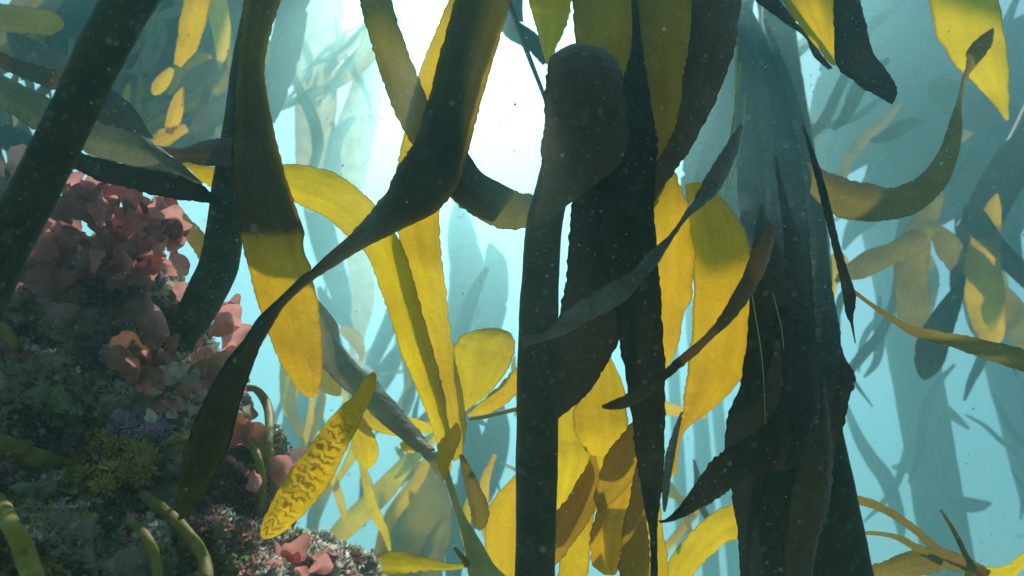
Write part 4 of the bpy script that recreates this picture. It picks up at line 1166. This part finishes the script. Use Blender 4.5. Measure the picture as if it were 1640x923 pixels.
def LIT_POINTS():
    """places the sun reaches in the photograph: the canopy is open above them"""
    quads = [([(395, 380), (485, 380), (515, 580), (490, 630), (440, 560)], 1.15),
             ([(480, 290), (540, 300), (600, 340), (570, 380), (500, 330)], 1.39),
             ([(650, 470), (690, 560), (715, 650), (690, 680), (650, 580)], 1.36),
             ([(640, 380), (700, 350), (712, 460), (720, 520), (680, 500)], 1.46),
             ([(720, 10), (690, 80), (672, 120)], 1.49), ([(640, 250), (640, 280)], 1.47),
             ([(795, 20), (780, 80), (755, 160), (745, 190)], 1.28),
             ([(595, 30), (620, 80), (640, 140), (650, 180)], 1.37),
             ([(730, 560), (780, 535), (800, 590), (750, 640)], 1.5),
             ([(590, 610), (560, 670), (540, 740), (470, 780), (440, 840)], 0.98),
             ([(570, 680), (590, 740), (620, 690), (680, 685)], 1.7),
             ([(1060, 320), (1100, 380), (1060, 450), (1090, 500), (1070, 560)], 1.37),
             ([(1120, 420), (1190, 460), (1200, 560), (1110, 600), (1170, 620), (1100, 670)], 1.42),
             ([(940, 620), (1000, 660), (930, 700), (980, 720)], 1.34),
             ([(900, 700), (930, 740), (900, 800), (905, 890), (935, 900)], 1.42),
             ([(980, 800), (1000, 790), (960, 900), (985, 850)], 1.34), ([(1040, 860), (1060, 900)], 1.41),
             ([(1080, 900), (1130, 860), (1175, 830)], 1.6), ([(790, 820), (815, 880), (820, 800)], 1.45),
             ([(1270, 5), (1320, 40), (1330, 80)], 1.55), ([(1500, 40), (1600, 60), (1590, 130), (1540, 100)], 1.95),
             ([(855, 10), (880, 60), (870, 90)], 1.5), ([(760, 920), (720, 740), (715, 720), (630, 900)], 1.33),
             ([(1380, 800), (1450, 840), (1600, 570), (1360, 340), (1440, 340)], 1.5),
             ([(480, 860), (540, 890), (440, 800), (300, 600), (260, 660), (400, 680), (240, 400), (300, 350)], 1.4),
             ]
    out = []
    for pts, d in quads:
        for i, (x, y) in enumerate(pts):
            out.append(at(x, y, d))
            if i:
                x0, y0 = pts[i - 1]
                for t in (0.33, 0.66):
                    out.append(at(x0 + (x - x0) * t, y0 + (y - y0) * t, d))
    return out

def shade(label, patches):
    """added unseen blades that keep the sun off what hangs below: (stations, metres up the sunbeam)"""
    b = at(*patches[0][0][0][:2], patches[0][0][0][4]) + SUN * patches[0][1]
    e = plant('added_shade_kelp', b, label, 'kelp')  # added unseen plant, there only for its shade
    for st, s in patches:
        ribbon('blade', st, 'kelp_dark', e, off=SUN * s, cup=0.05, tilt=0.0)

def shade_backing(label, st, s, mat='kelp_dark', seed=None, tilt=0.10):
    """an added blade hidden close behind another one to shade it"""
    o = ribbon('kelp_frond', st, mat, off=SUN * s, cup=0.10, tilt=tilt, ser=0.01, ruf=0.02, seed=seed)  # unseen sheet, added only to darken the blade in front
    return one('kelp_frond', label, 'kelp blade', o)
shade_backing('added shade blade hidden behind the upper half of the hanging blade',
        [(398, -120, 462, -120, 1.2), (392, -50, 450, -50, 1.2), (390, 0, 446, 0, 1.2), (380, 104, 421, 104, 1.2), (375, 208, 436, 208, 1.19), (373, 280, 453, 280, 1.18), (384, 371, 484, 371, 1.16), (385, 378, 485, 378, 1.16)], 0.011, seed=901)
shade_backing('added shade blade hidden behind the dark twisted blade',
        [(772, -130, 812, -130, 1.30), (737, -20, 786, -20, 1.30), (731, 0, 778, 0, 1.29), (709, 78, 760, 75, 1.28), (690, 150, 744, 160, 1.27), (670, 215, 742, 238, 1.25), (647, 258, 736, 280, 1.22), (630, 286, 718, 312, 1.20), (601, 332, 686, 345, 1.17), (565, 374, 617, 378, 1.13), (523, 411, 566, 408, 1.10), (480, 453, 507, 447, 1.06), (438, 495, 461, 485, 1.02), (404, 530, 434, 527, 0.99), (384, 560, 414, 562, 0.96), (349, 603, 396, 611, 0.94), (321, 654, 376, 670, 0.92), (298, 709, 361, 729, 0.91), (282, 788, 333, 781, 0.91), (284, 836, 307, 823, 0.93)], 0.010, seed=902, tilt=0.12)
shade_backing('added shade blade hidden behind the tail of the dark twisted blade',
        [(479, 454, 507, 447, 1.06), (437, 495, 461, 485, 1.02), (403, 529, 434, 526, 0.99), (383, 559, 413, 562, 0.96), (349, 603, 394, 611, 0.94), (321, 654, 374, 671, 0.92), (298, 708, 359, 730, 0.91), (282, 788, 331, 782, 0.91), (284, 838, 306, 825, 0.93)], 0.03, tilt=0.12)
shade_backing('added shade blade hidden behind the hook of the olive blade',
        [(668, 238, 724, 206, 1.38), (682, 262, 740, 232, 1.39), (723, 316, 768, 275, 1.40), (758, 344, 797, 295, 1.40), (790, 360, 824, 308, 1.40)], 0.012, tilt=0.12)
shade('added blade hidden behind the dome that shades the top of the golden blade', [
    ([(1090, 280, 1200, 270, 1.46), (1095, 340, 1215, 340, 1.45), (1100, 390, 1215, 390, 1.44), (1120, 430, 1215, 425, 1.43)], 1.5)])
shade('added broad blades out of view, shading the dome and the dark bundle', [
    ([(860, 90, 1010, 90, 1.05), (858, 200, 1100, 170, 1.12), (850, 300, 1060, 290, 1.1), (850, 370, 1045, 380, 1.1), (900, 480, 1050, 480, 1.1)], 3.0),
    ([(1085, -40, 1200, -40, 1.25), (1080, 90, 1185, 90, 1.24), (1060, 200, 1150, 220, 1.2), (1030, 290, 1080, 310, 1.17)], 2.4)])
canopy()

# ------------------------------------------------------------------ drifting specks
def specks():
    rnd = random.Random(5)
    vs, fs = [], []
    for k in range(9000):
        d = rnd.uniform(0.35, 1.9)
        p = at(rnd.uniform(-150, 1790), rnd.uniform(-120, 1040), d)
        r = 0.00042 * math.exp(abs(rnd.gauss(0, 0.45))) * (0.5 + 0.7 * d)
        n0 = len(vs)
        ax = Vector((rnd.uniform(-1, 1), rnd.uniform(-1, 1), rnd.uniform(-1, 1))).normalized()
        b = ax.orthogonal().normalized()
        c = ax.cross(b)
        vs += [p + ax * r * rnd.uniform(1, 1.8), p - ax * r, p + b * r, p - b * r * rnd.uniform(0.6, 1.2), p + c * r, p - c * r]
        for t in ((0, 2, 4), (0, 4, 3), (0, 3, 5), (0, 5, 2), (1, 4, 2), (1, 3, 4), (1, 5, 3), (1, 2, 5)):
            fs.append(tuple(n0 + i for i in t))
    o = link_mesh('drifting_particles', vs, fs, 'snow', smooth=False)
    tag(o, 'pale specks drifting in the water', 'particles', kind='stuff')
specks()

# ------------------------------------------------------------------ the water's haze
def haze_box():
    m, t, out = new_mat('water_haze')
    v = N(t, 'ShaderNodeVolumePrincipled')
    v.inputs['Color'].default_value = HAZE_COLOR
    v.inputs['Density'].default_value = HAZE_DENSITY
    v.inputs['Anisotropy'].default_value = HAZE_G
    t.links.new(v.outputs[0], out.inputs['Volume'])
    X = 30.0
    vs = [Vector((x, y, z)) for z in (-1.2, HAZE_TOP) for y in (-X, X) for x in (-X, X)]
    o = link_mesh('haze', vs, [(0, 2, 3, 1), (4, 5, 7, 6), (0, 1, 5, 4), (2, 6, 7, 3), (0, 4, 6, 2), (1, 3, 7, 5)], 'water_haze', smooth=False)
    o['kind'] = 'stuff'
haze_box()
